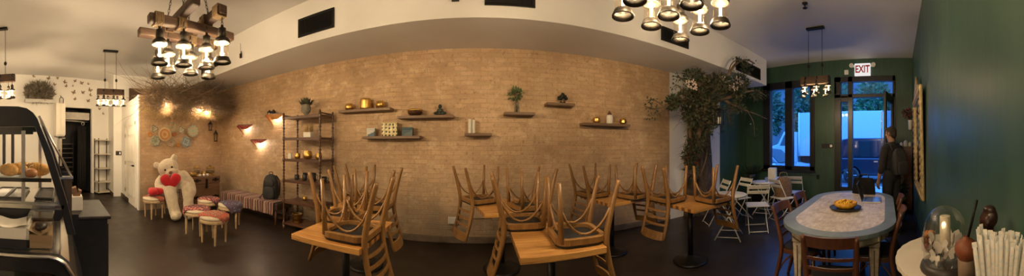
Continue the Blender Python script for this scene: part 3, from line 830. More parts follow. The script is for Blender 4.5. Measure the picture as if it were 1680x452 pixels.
g = G(HR).tube(sp([(-.035,-.262,-.105),(-.01,-.272,-.118),(.02,-.275,-.085),(.05,-.272,-.118),(.075,-.262,-.105)],4), .006, 6); build('mouth', g, plain('brown_thread', (.18,.10,.07), .8), BE)
g = G().grid(lambda u, v: (.115+u*.10+.012*sin(v*9), -.30-.11*min(1,v*2.2)-.012*sin(u*pi)-.02*v, .60+.05*(1-v)*0-.52*v*(1 if v>.05 else 1)), 8, 20)
rb = build('ribbon', g, kilim('brown_plaid', [(.03,.014,.01),(.07,.03,.02),(.045,.02,.014),(.12,.07,.045)], 26), BE); sd = rb.modifiers.new('thick','SOLIDIFY'); sd.thickness = .008
T = Matrix.Translation((-.045,-.335,.735)) @ Matrix.Rotation(math.radians(-6),4,'Y') @ Matrix.Rotation(.2,4,'X')
build('heart', heart_pillow(.235,.095,T), mt['redv'], BE)

# chest, bench, backpack ------------------------------------------------
ch = thing('wooden_chest', 'brown wooden trunk with black iron straps in the corner', 'chest', (-5.72,3.36,0), pi/2)   # front towards +x
wd = wood('chest_boards', (.10,.05,.024), (.20,.105,.05), .55, 0, 1)
build('box', G().bx(-.39,.39,-.20,.24,.06,.60), wd, ch, .01)
build('lid', G().bx(-.40,.40,-.215,.245,.602,.775), wd, ch, .012)
for x in (-.26,.26):
    for z in (.28,.69):
        g = G().bx(x-.10,x+.10,-.225 if z>.6 else -.208,-.20,z-.018,z+.018); g.bx(x-.03,x+.03,-.226 if z>.6 else -.209,-.20,z-.04,z+.04)
        build('strap', g, mt['blackm'], ch, .003)
build('hasp', G().bx(-.025,.025,-.235,-.21,.50,.72).cyl((0,-.245,.53),(0,-.21,.53),.028), mt['blackm'], ch, .003)
for x in (-.36,.36): build('foot', G().bx(x-.04,x+.04,-.19,.23,0,.06), wd, ch)
zt = .776
def jar(name, label, cat, x, y, prof, m, lid=None, n=20, group=None, z=zt):
    g = G().lathe(prof, n=n)
    return one(name, label, cat, g, m, (x,y,z), 0, group)
jar('brass_bowl', 'round brass bowl at the left end of the wooden chest', 'bowl', -5.62, 3.05, [(.05,0),(.09,.02),(.10,.06),(.085,.09),(.09,.10),(.075,.10),(.08,.06),(.0,.03)], mt['brass'])
def glass_jar(label, x, y, r, h):
    t = thing('glass_jar', label, 'jar', (x,y,zt), 0, 'pedestal jars on the wooden chest')
    build('foot', G().lathe([(r*.8,0),(r*.85,.012),(r*.4,.03),(r*.4,.05),(r,.07)], n=20), mt['brass'], t)
    build('body', G().lathe([(r,.071),(r*1.02,h*.75),(r*.95,h-.04)], n=20), mt['glass'], t)
    build('filling', G().lathe([(r*.9,.074),(r*.92,h*.55),(.001,h*.58)], n=16), plain('dried_herb', (.20,.14,.07), .9, var=.4, sc=30), t)
    build('lid', G().lathe([(r*1.05,h-.04),(r*1.05,h-.015),(r*.3,h),(.02,h+.03),(.001,h+.035)], n=20), mt['brass'], t)
glass_jar('glass jar with brass lid on the wooden chest, behind the eggs', -5.80, 3.26, .085, .23)
glass_jar('wide brass-lidded glass jar at the right end of the wooden chest', -5.72, 3.60, .11, .22)
eg = plain('white_ceramic', (.74,.70,.62), .35, var=.04)
for i, (x, y, lb) in enumerate(((-5.58,3.22,'leftmost of the three small white cups on the chest'),(-5.56,3.32,'middle one of the three small white cups on the chest'),(-5.58,3.43,'rightmost of the three small white cups on the chest'))):
    jar('cup', lb, 'cup', x, y, [(.022,0),(.035,.02),(.037,.055),(.033,.055),(.03,.02),(.0,.012)], eg, group='white cups on the chest')
jar('brass_pot', 'brass pot between the two glass jars on the chest', 'pot', -5.74, 3.42, [(.05,0),(.065,.03),(.06,.07),(.045,.09),(.055,.11),(.03,.11),(.0,.1)], mt['brass'])
be = thing('bench', 'long low dark wooden bench along the brick wall', 'bench', (-4.30,3.80,0))
build('seat', G().bx(-.88,.90,-.22,.22,.30,.435), plain('dark_brown_leather', (.035,.02,.014), .45, var=.3, bp=.15), be, .02)
for x in (-.80,.82):
    for y in (-.17,.17): build('leg', G().tube([(x,y,0),(x,y,.30)], [.022,.032], 4), mt['dkw'], be)
build('stretcher', G().bx(-.80,.82,-.015,.015,.10,.13), mt['dkw'], be)
SB = stripes('striped_weave', [(.30,.20,.14),(.16,.025,.03),(.36,.29,.22),(.03,.02,.025),(.25,.08,.05),(.38,.31,.24),(.05,.06,.09),(.20,.03,.04),(.30,.20,.12),(.02,.015,.02),(.24,.10,.09),(.36,.30,.25)], 0, .30)
def bl(u, v):
    x = -.90+1.73*u; s = v*.98
    if s < .45: y = .225-s; z = .4425
    elif s < .47: y = -.225-(s-.45)*.4; z = .4425-(s-.45)*.6
    else: y = -.233-.010*sin(u*40)*(s-.47)*3; z = .43-(s-.47)*.42
    return (x, y-.0, z+.003*sin(u*33))
bk = one('striped_blanket', 'striped red, cream and black woven blanket over the bench', 'blanket', G().grid(bl, 60, 40), SB, (-4.30,3.80,0))
sd = bk.modifiers.new('thick','SOLIDIFY'); sd.thickness = .006; sd.offset = 1
bp = thing('backpack', 'black backpack standing on the striped bench against the wall', 'backpack', (-3.83,3.86,.455), .35)
NY = plain('black_ripstop', (.013,.013,.014), .6, var=.3, bp=.3)
def pack(w, d, h, k=.75):
    return lambda u, v: (w*(abs(cos(2*pi*u))**k)*(1 if cos(2*pi*u)>0 else -1)*((1-v**5)**.45 if v<1 else 0)*(.9+.1*min(1,v*6)),
                         d*(abs(sin(2*pi*u))**k)*(1 if sin(2*pi*u)>0 else -1)*(1-.45*v**2)*((1-v**9)**.5 if v<1 else 0), h*v)
build('bag_body', G().grid(pack(.165,.125,.49), 28, 16, True, 0, True), NY, bp)
T = Matrix.Translation((0,-.115,.02)); build('front_pocket', G(T).grid(pack(.13,.045,.24), 24, 10, True, 0, True), NY, bp)
T = Matrix.Translation((0,-.10,.26)); build('top_pocket', G(T).grid(pack(.11,.035,.14), 24, 10, True, 0, True), NY, bp)
build('grab_loop', G().tube(sp([(-.04,.01,.475),(-.03,.01,.525),(.03,.01,.525),(.04,.01,.475)]), .008), NY, bp)
for s in (-1,1): build('shoulder_strap', G().tube(sp([(s*.07,.10,.45),(s*.12,.16,.33),(s*.13,.15,.15),(s*.14,.10,.04)]), .014, 6, sq=(1,.5)), NY, bp)
build('side_strap', G().tube(sp([(-.15,-.05,.10),(-.19,-.08,.03),(-.20,-.14,.012),(-.14,-.17,.012)]), .010, 6, sq=(1,.5)), NY, bp)

# ------------------------------------------------------------------ tall rack and what is on it
RK = thing('shelf_rack', 'tall dark wooden rack of six shelves on turned posts', 'shelf rack', (-2.87,3.83,0))
ZR = [.10,.50,.88,1.26,1.64,2.02]
hx_, hy_ = .40, .20
for sx in (-1,1):
    for sy in (-1,1):
        pr = [(.016,0),(.024,.02),(.024,.07)]
        for i, z in enumerate(ZR):
            pr += [(.024,z-.03),(.026,z-.02),(.026,z+.03),(.020,z+.04)]
            nz = ZR[i+1] if i < 5 else None
            if nz:
                for k in range(5):
                    zz = z+.05+(nz-z-.10)*(k+.5)/5; q = (nz-z-.10)/10
                    pr += [(.012,zz-q*.9),(.022 if k != 2 else .027,zz),(.012,zz+q*.9)]
        pr += [(.014,2.06),(.022,2.085),(.012,2.11),(.001,2.12)]
        build('post', G().lathe(pr, (sx*hx_,sy*hy_,0), 10), mt['dkw'], RK)
for z in ZR: build('shelf', G().bx(-hx_,hx_,-hy_,hy_,z-.016,z+.016), mt['dkh'], RK, .004)
for z in ZR[1:]: build('shelf_rail', G().bx(-hx_,hx_,-hy_-.006,-hy_+.008,z-.03,z+.02), mt['dkh'], RK, .003)
g = G().bx(-hx_,hx_,hy_-.01,hy_+.004,2.05,2.075).bx(-hx_-.003,-hx_+.010,-hy_,hy_,2.05,2.075).bx(hx_-.01,hx_+.003,-hy_,hy_,2.05,2.075); build('gallery_rail', g, mt['dkh'], RK, .002)
def onr(px, k, dy=.0): # on shelf k of the rack at a picture column
    Y = 3.83+dy; return (tan((px-PX0)/FP)*Y, Y, ZR[k]+.017)
def foliage(rnd, n, cen, rad, ln, wd, up=.3):
    g = G()
    for i in range(n):
        while True:
            p = Vector((rnd.uniform(-1,1),rnd.uniform(-1,1),rnd.uniform(-1,1)))
            if p.length < 1: break
        c = Vector(cen)+Vector((p.x*rad[0],p.y*rad[1],p.z*rad[2]))
        d = Vector((p.x+rnd.uniform(-.6,.6),p.y+rnd.uniform(-.6,.6),p.z+up+rnd.uniform(-.6,.6))).normalized()
        s = d.cross(Vector((rnd.uniform(-1,1),rnd.uniform(-1,1),rnd.uniform(-1,1)))).normalized()
        nn = d.cross(s); L = ln*rnd.uniform(.6,1.3); Wd_ = wd*rnd.uniform(.7,1.3)
        g.add([c, c+d*L*.5+s*Wd_+nn*Wd_*.35, c+d*L+nn*L*.1, c+d*L*.5-s*Wd_+nn*Wd_*.35], [(0,1,2,3)], True)
    return g
def rosette(rnd, n, z, L, wd):
    g = G()
    for i in range(n):
        a = i*2.4; el = .25+1.1*i/n; d = Vector((cos(a)*cos(el),sin(a)*cos(el),sin(el))); s = Vector((-sin(a),cos(a),0)); l = L*(1-.3*i/n)
        c = Vector((0,0,z)); nn = s.cross(d)
        g.add([c, c+d*l*.5+s*wd-nn*.0, c+d*l-nn*l*.18, c+d*l*.5-s*wd, c+d*l*.5+nn*wd*.6], [(0,1,4),(1,2,4),(2,3,4),(3,0,4)], True)
    return g
p = onr(502,5)
pl = thing('potted_succulent', 'grey-green spiky succulent in a stone urn on top of the rack', 'plant', p)
build('urn', G().lathe([(.05,0),(.055,.015),(.03,.035),(.045,.05),(.085,.10),(.088,.15),(.075,.20),(.082,.215),(.07,.215),(.06,.19),(.0,.18)], n=20, wob=lambda a,z: 1+.04*cos(9*a+z*40)), plain('grey_stone', (.20,.18,.14), .85, var=.4, sc=20, bp=.5), pl)
build('leaves', rosette(random.Random(2), 46, .20, .20, .028), mt['leaf'], pl)
p = onr(506,4)
pl = thing('white_planter', 'white box planter of dried grass on the second shelf of the rack', 'planter', p)
build('box', G().bx(-.08,.08,-.05,.05,0,.10), eg, pl, .005)
rnd = random.Random(5); g = G()
for i in range(60):
    x = rnd.uniform(-.07,.07); y = rnd.uniform(-.04,.04); a = rnd.uniform(-.09,.09); b = rnd.uniform(-.04,.04); h = rnd.uniform(.08,.16)
    g.tube([(x,y,.08),(x+a*.5,y+b*.5,.10+h*.6),(x+a,y+b,.10+h)], [.003,.006,.002], 4)
build('dried_grass', g, mt['twigl'], pl)
build('tray', G().bx(-.15,.10,-.07,.07,-.0005,.0) if False else G().bx(-.15,-.085,-.07,.05,0,.012), eg, pl)
mt['wax'] = plain('white_wax', (.72,.68,.58), .5, var=.04)
def candle(label, p, r, h, group=None): return one('candle', label, 'candle', G().lathe([(r*.98,0),(r,.005),(r,h-.004),(r*.9,h),(r*.5,h-.006),(.001,h-.008)], n=18), mt['wax'], p, 0, group)
candle('white pillar candle at the left end of the third rack shelf', onr(476,3,-.08), .038, .10)
def goldpot(label, p, r, h, m='gold', group='gold vessels', n=18):
    return one('gold_pot', label, 'pot', G().lathe([(r*.55,0),(r*.9,h*.15),(r,h*.45),(r*.92,h*.8),(r*.72,h*.95),(r*.75,h),(r*.62,h),(r*.8,h*.7),(r*.8,h*.3),(.001,h*.12)], n=n), mt[m], p, 0, group)
goldpot('small gold pot left on the third rack shelf', onr(488,3), .06, .10, group='gold pots on the rack')
goldpot('wide gold pot in the middle of the third rack shelf', onr(505,3), .085, .145, group='gold pots on the rack')
goldpot('small gold pot right on the third rack shelf', onr(523,3), .06, .11, group='gold pots on the rack')
mt['blackc'] = plain('black_ceramic', (.016,.015,.014), .4)
for px, r, h, lb in ((487,.042,.085,'small black cup at the left end of the fourth rack shelf'),(500,.045,.13,'tall black mug second from left on the fourth rack shelf'),(514,.052,.14,'largest black mug right of the middle on the fourth rack shelf'),(532,.045,.09,'small black cup at the right end of the fourth rack shelf')):
    t = thing('mug', lb, 'mug', onr(px,2,-.03), .3, 'black mugs on the rack')
    build('cup', G().lathe([(r*.85,0),(r,.01),(r,h),(r*.88,h),(r*.86,.02),(.001,.015)], n=18), mt['blackc'], t)
    build('handle', G().tube(sp([(r*.95,0,h*.8),(r*1.5,0,h*.75),(r*1.5,0,h*.3),(r*.95,0,h*.22)]), .006, 6), mt['blackc'], t)
goldpot('gold dish on the fifth rack shelf behind the chair legs', onr(520,1), .07, .09, group='gold pots on the rack')
goldpot('small gold dish at the left of the fifth rack shelf', onr(500,1,.08), .05, .06, group='gold pots on the rack')
one('tin_bucket', 'dull brass bucket on the lowest shelf of the rack', 'bucket', G().lathe([(.075,0),(.08,.01),(.095,.16),(.10,.165),(.092,.165),(.085,.04),(.001,.02)], n=20), mt['brass'], onr(487,0,-.06))

# ------------------------------------------------------------------ dry branch canopy over the bear wall
mt['ctwig'] = plain('weathered_twig', (.27,.19,.12), .9, var=.4, sc=9)
rnd = random.Random(11)
t = thing('branch_canopy', 'canopy of dry twigs and grass with small bulbs over the bear wall', 'branch canopy', (-5.8,3.0,2.7))
def twigs(n, seed, x0, x1, y0, y1, z0, z1, L, r, droop):
    rnd = random.Random(seed); g = G()
    for i in range(n):
        p = Vector((rnd.uniform(x0,x1), rnd.uniform(y0,y1), rnd.uniform(z0,z1)))
        a = rnd.uniform(0,2*pi); d = Vector((cos(a)*.6+.25, sin(a), rnd.uniform(-.35,.5))).normalized()
        pts = [p]; l = L*rnd.uniform(.5,1.3)/4
        for k in range(4):
            d = (d+Vector((rnd.uniform(-.35,.35),rnd.uniform(-.35,.35),rnd.uniform(-.35,.35)-droop))).normalized()
            q = pts[-1]+d*l
            if q.x < -.18: q.x = -.18+rnd.uniform(0,.05)
            pts.append(q)
        g.tube(pts, [r,r*.85,r*.6,r*.4,r*.15], 4)
    return g
build('branches', twigs(620, 1, -.15,.34,-1.1,1.12,-.30,.14,.85,.007,.0), mt['ctwig'], t)
build('fine_twigs', twigs(3600, 2, -.15,.42,-1.05,1.12,-.36,.10,.42,.0045,.03), mt['ctwig'], t)
build('sprigs', twigs(160, 8, -.1,.3,-1.0,.9,.0,.2,.7,.003,-.10), mt['twig'], t)
build('dry_grass', twigs(900, 3, -.12,.24,-1.12,.95,-.46,-.26,.34,.0045,.22), mt['twigl'], t)
for i, (px, py) in enumerate(((272,172),(325,178),(338,183))):
    x, y, z = on_x(px, py, -5.62)
    h = build('string_bulb', G().sph((x+5.8,y-3.0,z-2.7), .026 if i < 2 else .018, 12, 8), glow('canopy_bulb', (1,.75,.42), 16 if i < 2 else 10), t)
    l = bpy.data.lights.new('canopy_light', 'POINT'); l.energy = (9,11,3)[i]; l.color = (1,.76,.48); l.shadow_soft_size = .03
    lb = bpy.data.objects.new('canopy_light', l); COL.objects.link(lb); lb.location = (x+5.86,y-3.0,z-2.74); lb.parent = t
# plates on the bear wall
def plate_mat(name, c1, c2, c3, petals):
    m, nt, b, co = base(name)
    ln = N(nt, 'ShaderNodeVectorMath', operation='LENGTH')
    s = nt.nodes.new('ShaderNodeSeparateXYZ'); nt.links.new(co, s.inputs[0])
    cb = nt.nodes.new('ShaderNodeCombineXYZ'); nt.links.new(s.outputs[1], cb.inputs[0]); nt.links.new(s.outputs[2], cb.inputs[1]); nt.links.new(cb.outputs[0], ln.inputs[0])
    an = N(nt, 'ShaderNodeMath', operation='ARCTAN2'); nt.links.new(s.outputs[1], an.inputs[0]); nt.links.new(s.outputs[2], an.inputs[1])
    mu = N(nt, 'ShaderNodeMath', operation='MULTIPLY'); mu.inputs[1].default_value = petals; nt.links.new(an.outputs[0], mu.inputs[0])
    si = N(nt, 'ShaderNodeMath', operation='SINE'); nt.links.new(mu.outputs[0], si.inputs[0])
    ad = N(nt, 'ShaderNodeMath', operation='MULTIPLY_ADD'); ad.inputs[1].default_value = .018; nt.links.new(si.outputs[0], ad.inputs[0]); nt.links.new(ln.outputs[1], ad.inputs[2])
    nt.links.new(ramp(nt, ad.outputs[0], [(0,c3),(.03,c1),(.055,c2),(.075,c1),(.10,c3),(.12,c1),(.135,c2)], 'CONSTANT'), b.inputs['Base Color'])
    b.inputs['Roughness'].default_value = .5; bump(nt, b, noise(nt, co, 150), .25, .003); return m
PL = [(252.7,211,6.2,0,'small cream plate with a dark crescent, upper left of the wall plates'),(281,209,9.3,1,'orange-rimmed plate with a green star at the top of the wall plates'),(268.7,220.3,11.5,2,'large amber bowl-like plate with a cream rim among the wall plates'),
      (297,212.7,6.6,0,'small cream plate with dark swirls, left of the rightmost wall plate'),(314.7,214.5,11.8,3,'large dotted beige plate with a turquoise centre, rightmost on the wall'),(254.5,231.3,9,4,'grey-green plate, lower left of the wall plates'),
      (280,233,8.6,5,'cream plate with brown dots, bottom middle of the wall plates'),(304,232.7,9,6,'blue-grey plate, lower right of the wall plates'),(245.3,220,4,7,'small plain orange disc, leftmost of the wall plates'),(291.7,237.5,4,7,'small plain orange disc, lowest of the wall plates'),(284.6,219.3,4.5,8,'small plain terracotta disc between the large wall plates')]
PM = [plate_mat('plate_crescent',(.50,.42,.28),(.18,.15,.10),(.30,.30,.22),3),plate_mat('plate_star',(.50,.40,.24),(.50,.19,.06),(.22,.28,.20),5),plate_mat('plate_amber',(.52,.27,.09),(.58,.44,.26),(.48,.20,.07),0),plate_mat('plate_dots',(.50,.38,.24),(.34,.24,.15),(.12,.42,.40),11),
      plate_mat('plate_green',(.36,.36,.25),(.50,.44,.30),(.20,.24,.17),7),plate_mat('plate_spots',(.52,.44,.30),(.25,.14,.08),(.28,.16,.09),6),plate_mat('plate_blue',(.28,.34,.34),(.46,.42,.32),(.16,.22,.26),4),plate_mat('plate_orange',(.55,.25,.06),(.50,.22,.05),(.55,.25,.06),0),plate_mat('plate_terracotta',(.45,.16,.05),(.42,.15,.05),(.45,.16,.05),0)]
for i, (px, py, rp, mi_, lb) in enumerate(PL):
    x, y, z = on_x(px, py, XB); d = sqrt(x*x+y*y); r = rp*d/FP*1.0
    lay = .055 if i in (2,4) else (.03 if i in (1,7,5) else .012)
    g = G(Matrix.Rotation(pi/2,4,'Y')).lathe([(r*.5,0),(r*.6,.002),(r*.92,.018),(r,.024),(r*.98,.029),(r*.6,.012),(.001,.008)], n=28)
    one('wall_plate', lb, 'plate', g, PM[mi_], (XB+lay,y,z), 0, 'painted plates on the bear wall')
# little hanging lanterns in the corner
for px, z0, z1, lb in ((345,214,198,'left one of two small dark lanterns hanging in the corner'),(354,232,213,'right, lower one of two small dark lanterns hanging in the corner')):
    x, y, zb = on_x(px, z0, -5.7); zt_ = on_x(px, z1, -5.7)[2]
    t = thing('hanging_lantern', lb, 'lantern', (x,y,zb), 0, 'small lanterns in the corner'); h = zt_-zb
    g = G().lathe([(.05,0),(.055,.02),(.03,.03)], n=6); build('base', g, mt['bronze'], t)
    g = G()
    for k in range(6): g.cyl((.045*cos(k*pi/3),.045*sin(k*pi/3),.02),(.05*cos(k*pi/3),.05*sin(k*pi/3),h*.65),.006,n=4)
    build('cage', g, mt['bronze'], t)
    build('roof', G().lathe([(.065,h*.64),(.05,h*.75),(.015,h*.93),(.006,h)], n=6), mt['bronze'], t)
    build('cord', G().cyl((0,0,h),(0,0,2.5-zb),.004,n=5), mt['wire'], t)
# three wedge shelves with down-lights on the brick
mt['redk'] = kilim('red_woven_face', [(.10,.02,.02),(.42,.05,.04),(.32,.20,.10),(.30,.03,.03)], 45)
mt['orgk'] = kilim('orange_woven_face', [(.30,.06,.02),(.60,.22,.05),(.28,.05,.03),(.55,.30,.10)], 45)
for (x0, x1, y0, y1, m, lb, wt_) in ((388,415,204,221,'redk','dark red wedge-shaped wall light, left one of the three',10),(410,438,226.5,243,'redk','red wedge-shaped wall light, lowest of the three',16),(435,466,187,208,'orgk','orange wedge-shaped wall light with black teapots, beside the rack',14)):
    a = on_y(x0, y0+2); b = on_y(x1, y0+2); zlo = on_y((x0+x1)/2-2, y1)[2]
    w = b[0]-a[0]; xm = a[0]+w*.5; zt_ = a[2]; D = .20
    t = thing('wedge_wall_light', lb, 'wall light', (xm, WB, zt_), 0, 'wedge wall lights by the bench')
    build('top_board', G().prism([(-w/2,0),(w/2,0),(.0,-D)], -.018, 0), mt['redw'], t, .003)
    h = zlo-zt_
    g = G().add([(-w/2,-.002,-.018),(0,-D,-.018),(-.0,-.002,h)], [(0,1,2),(2,1,0)])
    build('woven_face', g, mt[m], t)
    g = G().add([(w/2,-.002,-.018),(0,-D,-.018),(w*.30,-.07,h*.45),(0.02,-D*.55,h*.45)], [(0,1,3,2),(2,3,1,0)]); build('side_face', g, mt[m], t)
    build('bulb', G().sph((w*.17,-.075,-.055), (.05,.03,.022), 12, 8), glow('shelf_bulb', (1,.88,.74), 7), t)
    l = bpy.data.lights.new('wedge_light', 'POINT'); l.energy = wt_*.10; l.color = (1,.84,.66); l.shadow_soft_size = .02
    lb_ = bpy.data.objects.new('wedge_light', l); COL.objects.link(lb_); lb_.location = (w*.17,-.075,-.10); lb_.parent = t
    if m == 'orgk':
        for k, dx in enumerate((-.07,.05)):
            tp = thing('teapot', ('left','right')[k]+' one of two small black teapots on the orange wedge light', 'teapot', (xm+dx,WB-.075,zt_+.001), k*2.2, 'teapots on the wedge light')
            build('pot', G().lathe([(.03,0),(.048,.03),(.04,.065),(.015,.075),(.012,.09),(.001,.093)], n=14), mt['blackc'], tp)
            build('spout', G().tube(sp([(.04,0,.03),(.065,0,.05),(.075,0,.075)]), [.010]*12+[.006], 6), mt['blackc'], tp)
            build('handle', G().tube(sp([(-.038,0,.06),(-.07,0,.055),(-.065,0,.03),(-.042,0,.02)]), .005, 6), mt['blackc'], tp)
# ------------------------------------------------------------------ floating shelves on the brick and what stands on them
SD = .20
SHF = [(555,640,182,.115,'left, highest walnut wall shelf holding three gold vessels'),(652,744,193,.0,'walnut wall shelf with a dark bowl and a small dark figure'),(594,688,227,0,'walnut wall shelf holding three decorative boxes'),
       (762,807,222.5,0,'short walnut wall shelf with a lone pair of candles'),(828,878,188,0,'short walnut wall shelf with a leafy sprig in a glass'),(898,944,172.5,0,'short walnut wall shelf with a dark knot sculpture, highest on the right'),(958,1034,206,0,'long walnut wall shelf with a white jar between gold cubes')]
shv = []
for x0, x1, py, _, lb in SHF:
    yf = WB-SD
    a = on_y(x0, py, yf); b = on_y(x1, py, yf); z = on_y((x0+x1)/2, py, yf)[2]
    o = one('wall_shelf', lb, 'shelf', G().bx(-(b[0]-a[0])/2,(b[0]-a[0])/2,-SD/2,SD/2,0,.042), mt['shelf'], ((a[0]+b[0])/2, WB-SD/2-.001, z), 0, 'walnut shelves on the brick wall', .003)
    shv.append(z+.0425)
def ons(px, k, dy=-.10): Y = WB+dy; return (tan((px-PX0)/FP)*Y, Y, shv[k])
goldpot('small round gold vessel, left on the highest left shelf', ons(573,0), .075, .115, group='gold vessels on the highest left shelf')
g = G().lathe([(.075,0)]+[(r, .012+.165*i/12) for i, r in enumerate((.098,.092,.10,.092,.10,.092,.10,.092,.10,.092,.098,.088,.08))]+[(.001,.17)], n=22)
one('gold_vessel', 'ringed cylindrical gold vessel, middle of the highest left shelf', 'vessel', g, mt['gold'], ons(600,0), 0, 'gold vessels on the highest left shelf')
goldpot('gold cup with a flat rim, right on the highest left shelf', ons(624,0), .078, .12, group='gold vessels on the highest left shelf')
t = thing('dark_bowl', 'dark round bowl with a scalloped gold rim on the upper middle shelf', 'bowl', ons(681,1))
build('bowl_body', G().lathe([(.05,0),(.09,.015),(.118,.05),(.115,.072)], n=24), plain('dark_lacquer', (.06,.025,.012), .3), t)
build('gold_rim', G().lathe([(.117,.07),(.117,.095),(.100,.106),(.088,.10),(.08,.05),(.001,.03)], n=28, wob=lambda a,z: 1+.02*cos(9*a)), mt['gold'], t)
def blob(name, label, cat, p, balls, m, vox=.008, rz=0):
    g = G()
    for c, r in balls: g.sph(c, r, 12, 8)
    o = one(name, label, cat, g, m, p, rz)
    r_ = o.modifiers.new('merge','REMESH'); r_.mode = 'VOXEL'; r_.voxel_size = vox; r_.use_smooth_shade = True
    s_ = o.modifiers.new('smooth','SMOOTH'); s_.iterations = 3; return o
mt['verd'] = plain('dark_verdigris', (.035,.045,.035), .35, .6, var=.4)
blob('figurine', 'small dark seated figure on the upper middle shelf', 'figurine', ons(722,1), [((0,0,.140),(.032,.03,.034)),((0,0,.075),(.026,.025,.045)),((-.055,-.01,.034),(.048,.03,.026)),((.055,-.01,.034),(.048,.03,.026)),((0,-.01,.03),(.04,.03,.026)),((-.04,0,.072),(.013,.016,.032)),((.04,0,.072),(.013,.016,.032))], mt['verd'])
def checker(name, a, c, sc):
    m, nt, b, co = base(name)
    v = N(nt, 'ShaderNodeTexVoronoi', Scale=sc); v.inputs['Randomness'].default_value = .25; nt.links.new(co, v.inputs['Vector'])
    nt.links.new(ramp(nt, v.outputs['Distance'], [(0,c),(.32,a)], 'CONSTANT'), b.inputs['Base Color']); b.inputs['Roughness'].default_value = .25
    bump(nt, b, v.outputs['Distance'], .6, .01); return m
bxm = checker('gold_black_relief', (.66,.56,.28), (.025,.03,.02), 17)
def dbox(label, px, w, d, h, m, lidm, rz=.1):
    t = thing('keepsake_box', label, 'box', ons(px,2), rz, 'boxes on the lower left shelf')
    build('box', G().bx(-w/2,w/2,-d/2,d/2,0,h*.78), m, t, .003); build('lid', G().bx(-w/2-.002,w/2+.002,-d/2-.002,d/2+.002,h*.785,h), lidm, t, .003)
def blotch(name, c1, c2, sc):
    m, nt, b, co = base(name); f = noise(nt, co, sc, 2, .4)
    nt.links.new(ramp(nt, f, [(.52,c1),(.54,c2)]), b.inputs['Base Color']); b.inputs['Roughness'].default_value = .35; return m
wb_ = blotch('white_agate', (.60,.60,.55), (.10,.16,.22), 7)
dbox('small white and blue agate box, left of the three boxes', 609, .135, .10, .135, wb_, wb_, .25)
dbox('large box covered in gold and black relief, middle of the three boxes', 640, .25, .12, .215, bxm, bxm, .12)
tb_ = blotch('teal_agate', (.03,.075,.095), (.10,.14,.15), 6)
dbox('dark teal agate box, right of the three boxes', 669, .165, .10, .135, tb_, tb_, .08)
candle('white taper of the candle pair, left one', ons(771,3), .028, .215, 'candles on the short shelf'); candle('white taper of the candle pair, right one', ons(777,3,-.08), .026, .205, 'candles on the short shelf')
p = ons(848,4); t = thing('glass_vase', 'leafy green sprig in a clear glass on a short shelf', 'plant', p)
build('glass', G().lathe([(.035,.0),(.038,.004),(.045,.10),(.052,.155)], n=20), mt['glass'], t); build('water', G().lathe([(.033,.008),(.041,.09),(.001,.091)], n=16), clear('water', (.9,.93,.9), .1), t)
rnd = random.Random(4); g = G()
for i in range(7): g.tube(sp([(rnd.uniform(-.01,.01),rnd.uniform(-.01,.01),.01),(rnd.uniform(-.03,.03),rnd.uniform(-.02,.02),.16),(rnd.uniform(-.09,.07),rnd.uniform(-.06,.05),.28+rnd.uniform(0,.08))],4), .003, 5)
build('stems', g, mt['leafd'], t); build('leaves', foliage(rnd, 130, (-.01,0,.285), (.105,.08,.085), .06, .014), plain('fresh_leaf', (.12,.17,.07), .6, var=.4), t)
kb = [((.045*cos(a)+.02*cos(3*a), .03*sin(a), .085+.05*sin(a)*cos(a*.5)+.02*sin(3*a)),(.026,.024,.026)) for a in [i*.42 for i in range(15)]]+[((-.03,0,.02),.022),((.03,0,.02),.022),((0,0,.012),(.05,.03,.012)),((0,0,.15),.028)]
blob('knot_sculpture', 'dark tangled knot sculpture on the highest right shelf', 'sculpture', ons(923,5), kb, mt['verd'])
t = thing('white_jar', 'white ribbed jar with a pointed brown stopper on the right-hand shelf', 'jar', ons(1000,6))
build('body', G().lathe([(.052,0),(.058,.01),(.06,.12),(.052,.15),(.035,.155)], n=22, wob=lambda a,z: 1+.02*cos(16*a)), eg, t); build('stopper', G().lathe([(.03,.15),(.04,.165),(.03,.185),(.016,.20),(.012,.215),(.001,.225)], n=16), mt['redw'], t)
for px, lb in ((979,'gold faceted votive left of the white jar'),(1022,'gold faceted votive right of the white jar')):
    g = G().lathe([(.04,0),(.062,.03),(.062,.075),(.045,.105),(.038,.105),(.05,.07),(.001,.02)], n=7, sm=False); one('gold_votive', lb, 'votive', g, mt['gold'], ons(px,6), .2, 'gold votives on the right-hand shelf')
# soffit grilles, sensors
def vent(label, x0, x1, yt, yb):
    xm = (x0+x1)/2; a = on_y(x0,(yt+yb)/2,YS); b = on_y(x1,(yt+yb)/2,YS); q = on_y(xm,yt,YS); r = on_y(xm,yb,YS)
    w = b[0]-a[0]; h = q[2]-r[2]; t = thing('air_vent', label, 'vent', ((a[0]+b[0])/2, YS, (q[2]+r[2])/2), 0, 'black grilles on the soffit')
    g = G().bx(-w/2,w/2,-.018,-.001,h/2-.035,h/2).bx(-w/2,w/2,-.018,-.001,-h/2,-h/2+.035).bx(-w/2,-w/2+.035,-.018,-.001,-h/2+.035,h/2-.035).bx(w/2-.035,w/2,-.018,-.001,-h/2+.035,h/2-.035)
    build('frame', g, mt['blackm'], t, .003); build('backing', G().bx(-w/2+.03,w/2-.03,-.004,-.001,-h/2+.03,h/2-.03), mt['frame'], t)
    n = max(8, int(w/.022)); g = G()
    for i in range(n): x = -w/2+.04+(w-.08)*i/(n-1); g.box((x,-.010,0), (.006,.010,h-.075))
    build('slats', g, mt['blackm'], t)
vent('black air grille on the white soffit above the tall rack', 490, 549, 37.5-24.5+9, 37.5+16)
vent('black air grille cut off by the top edge in the middle of the soffit', 795, 878, -22, 10.5)
vent('black air grille behind the right-hand lantern chandelier', 1084, 1129, 50.5, 73)
vent('small black air grille at the street end of the soffit', 1207, 1247, 103, 123)
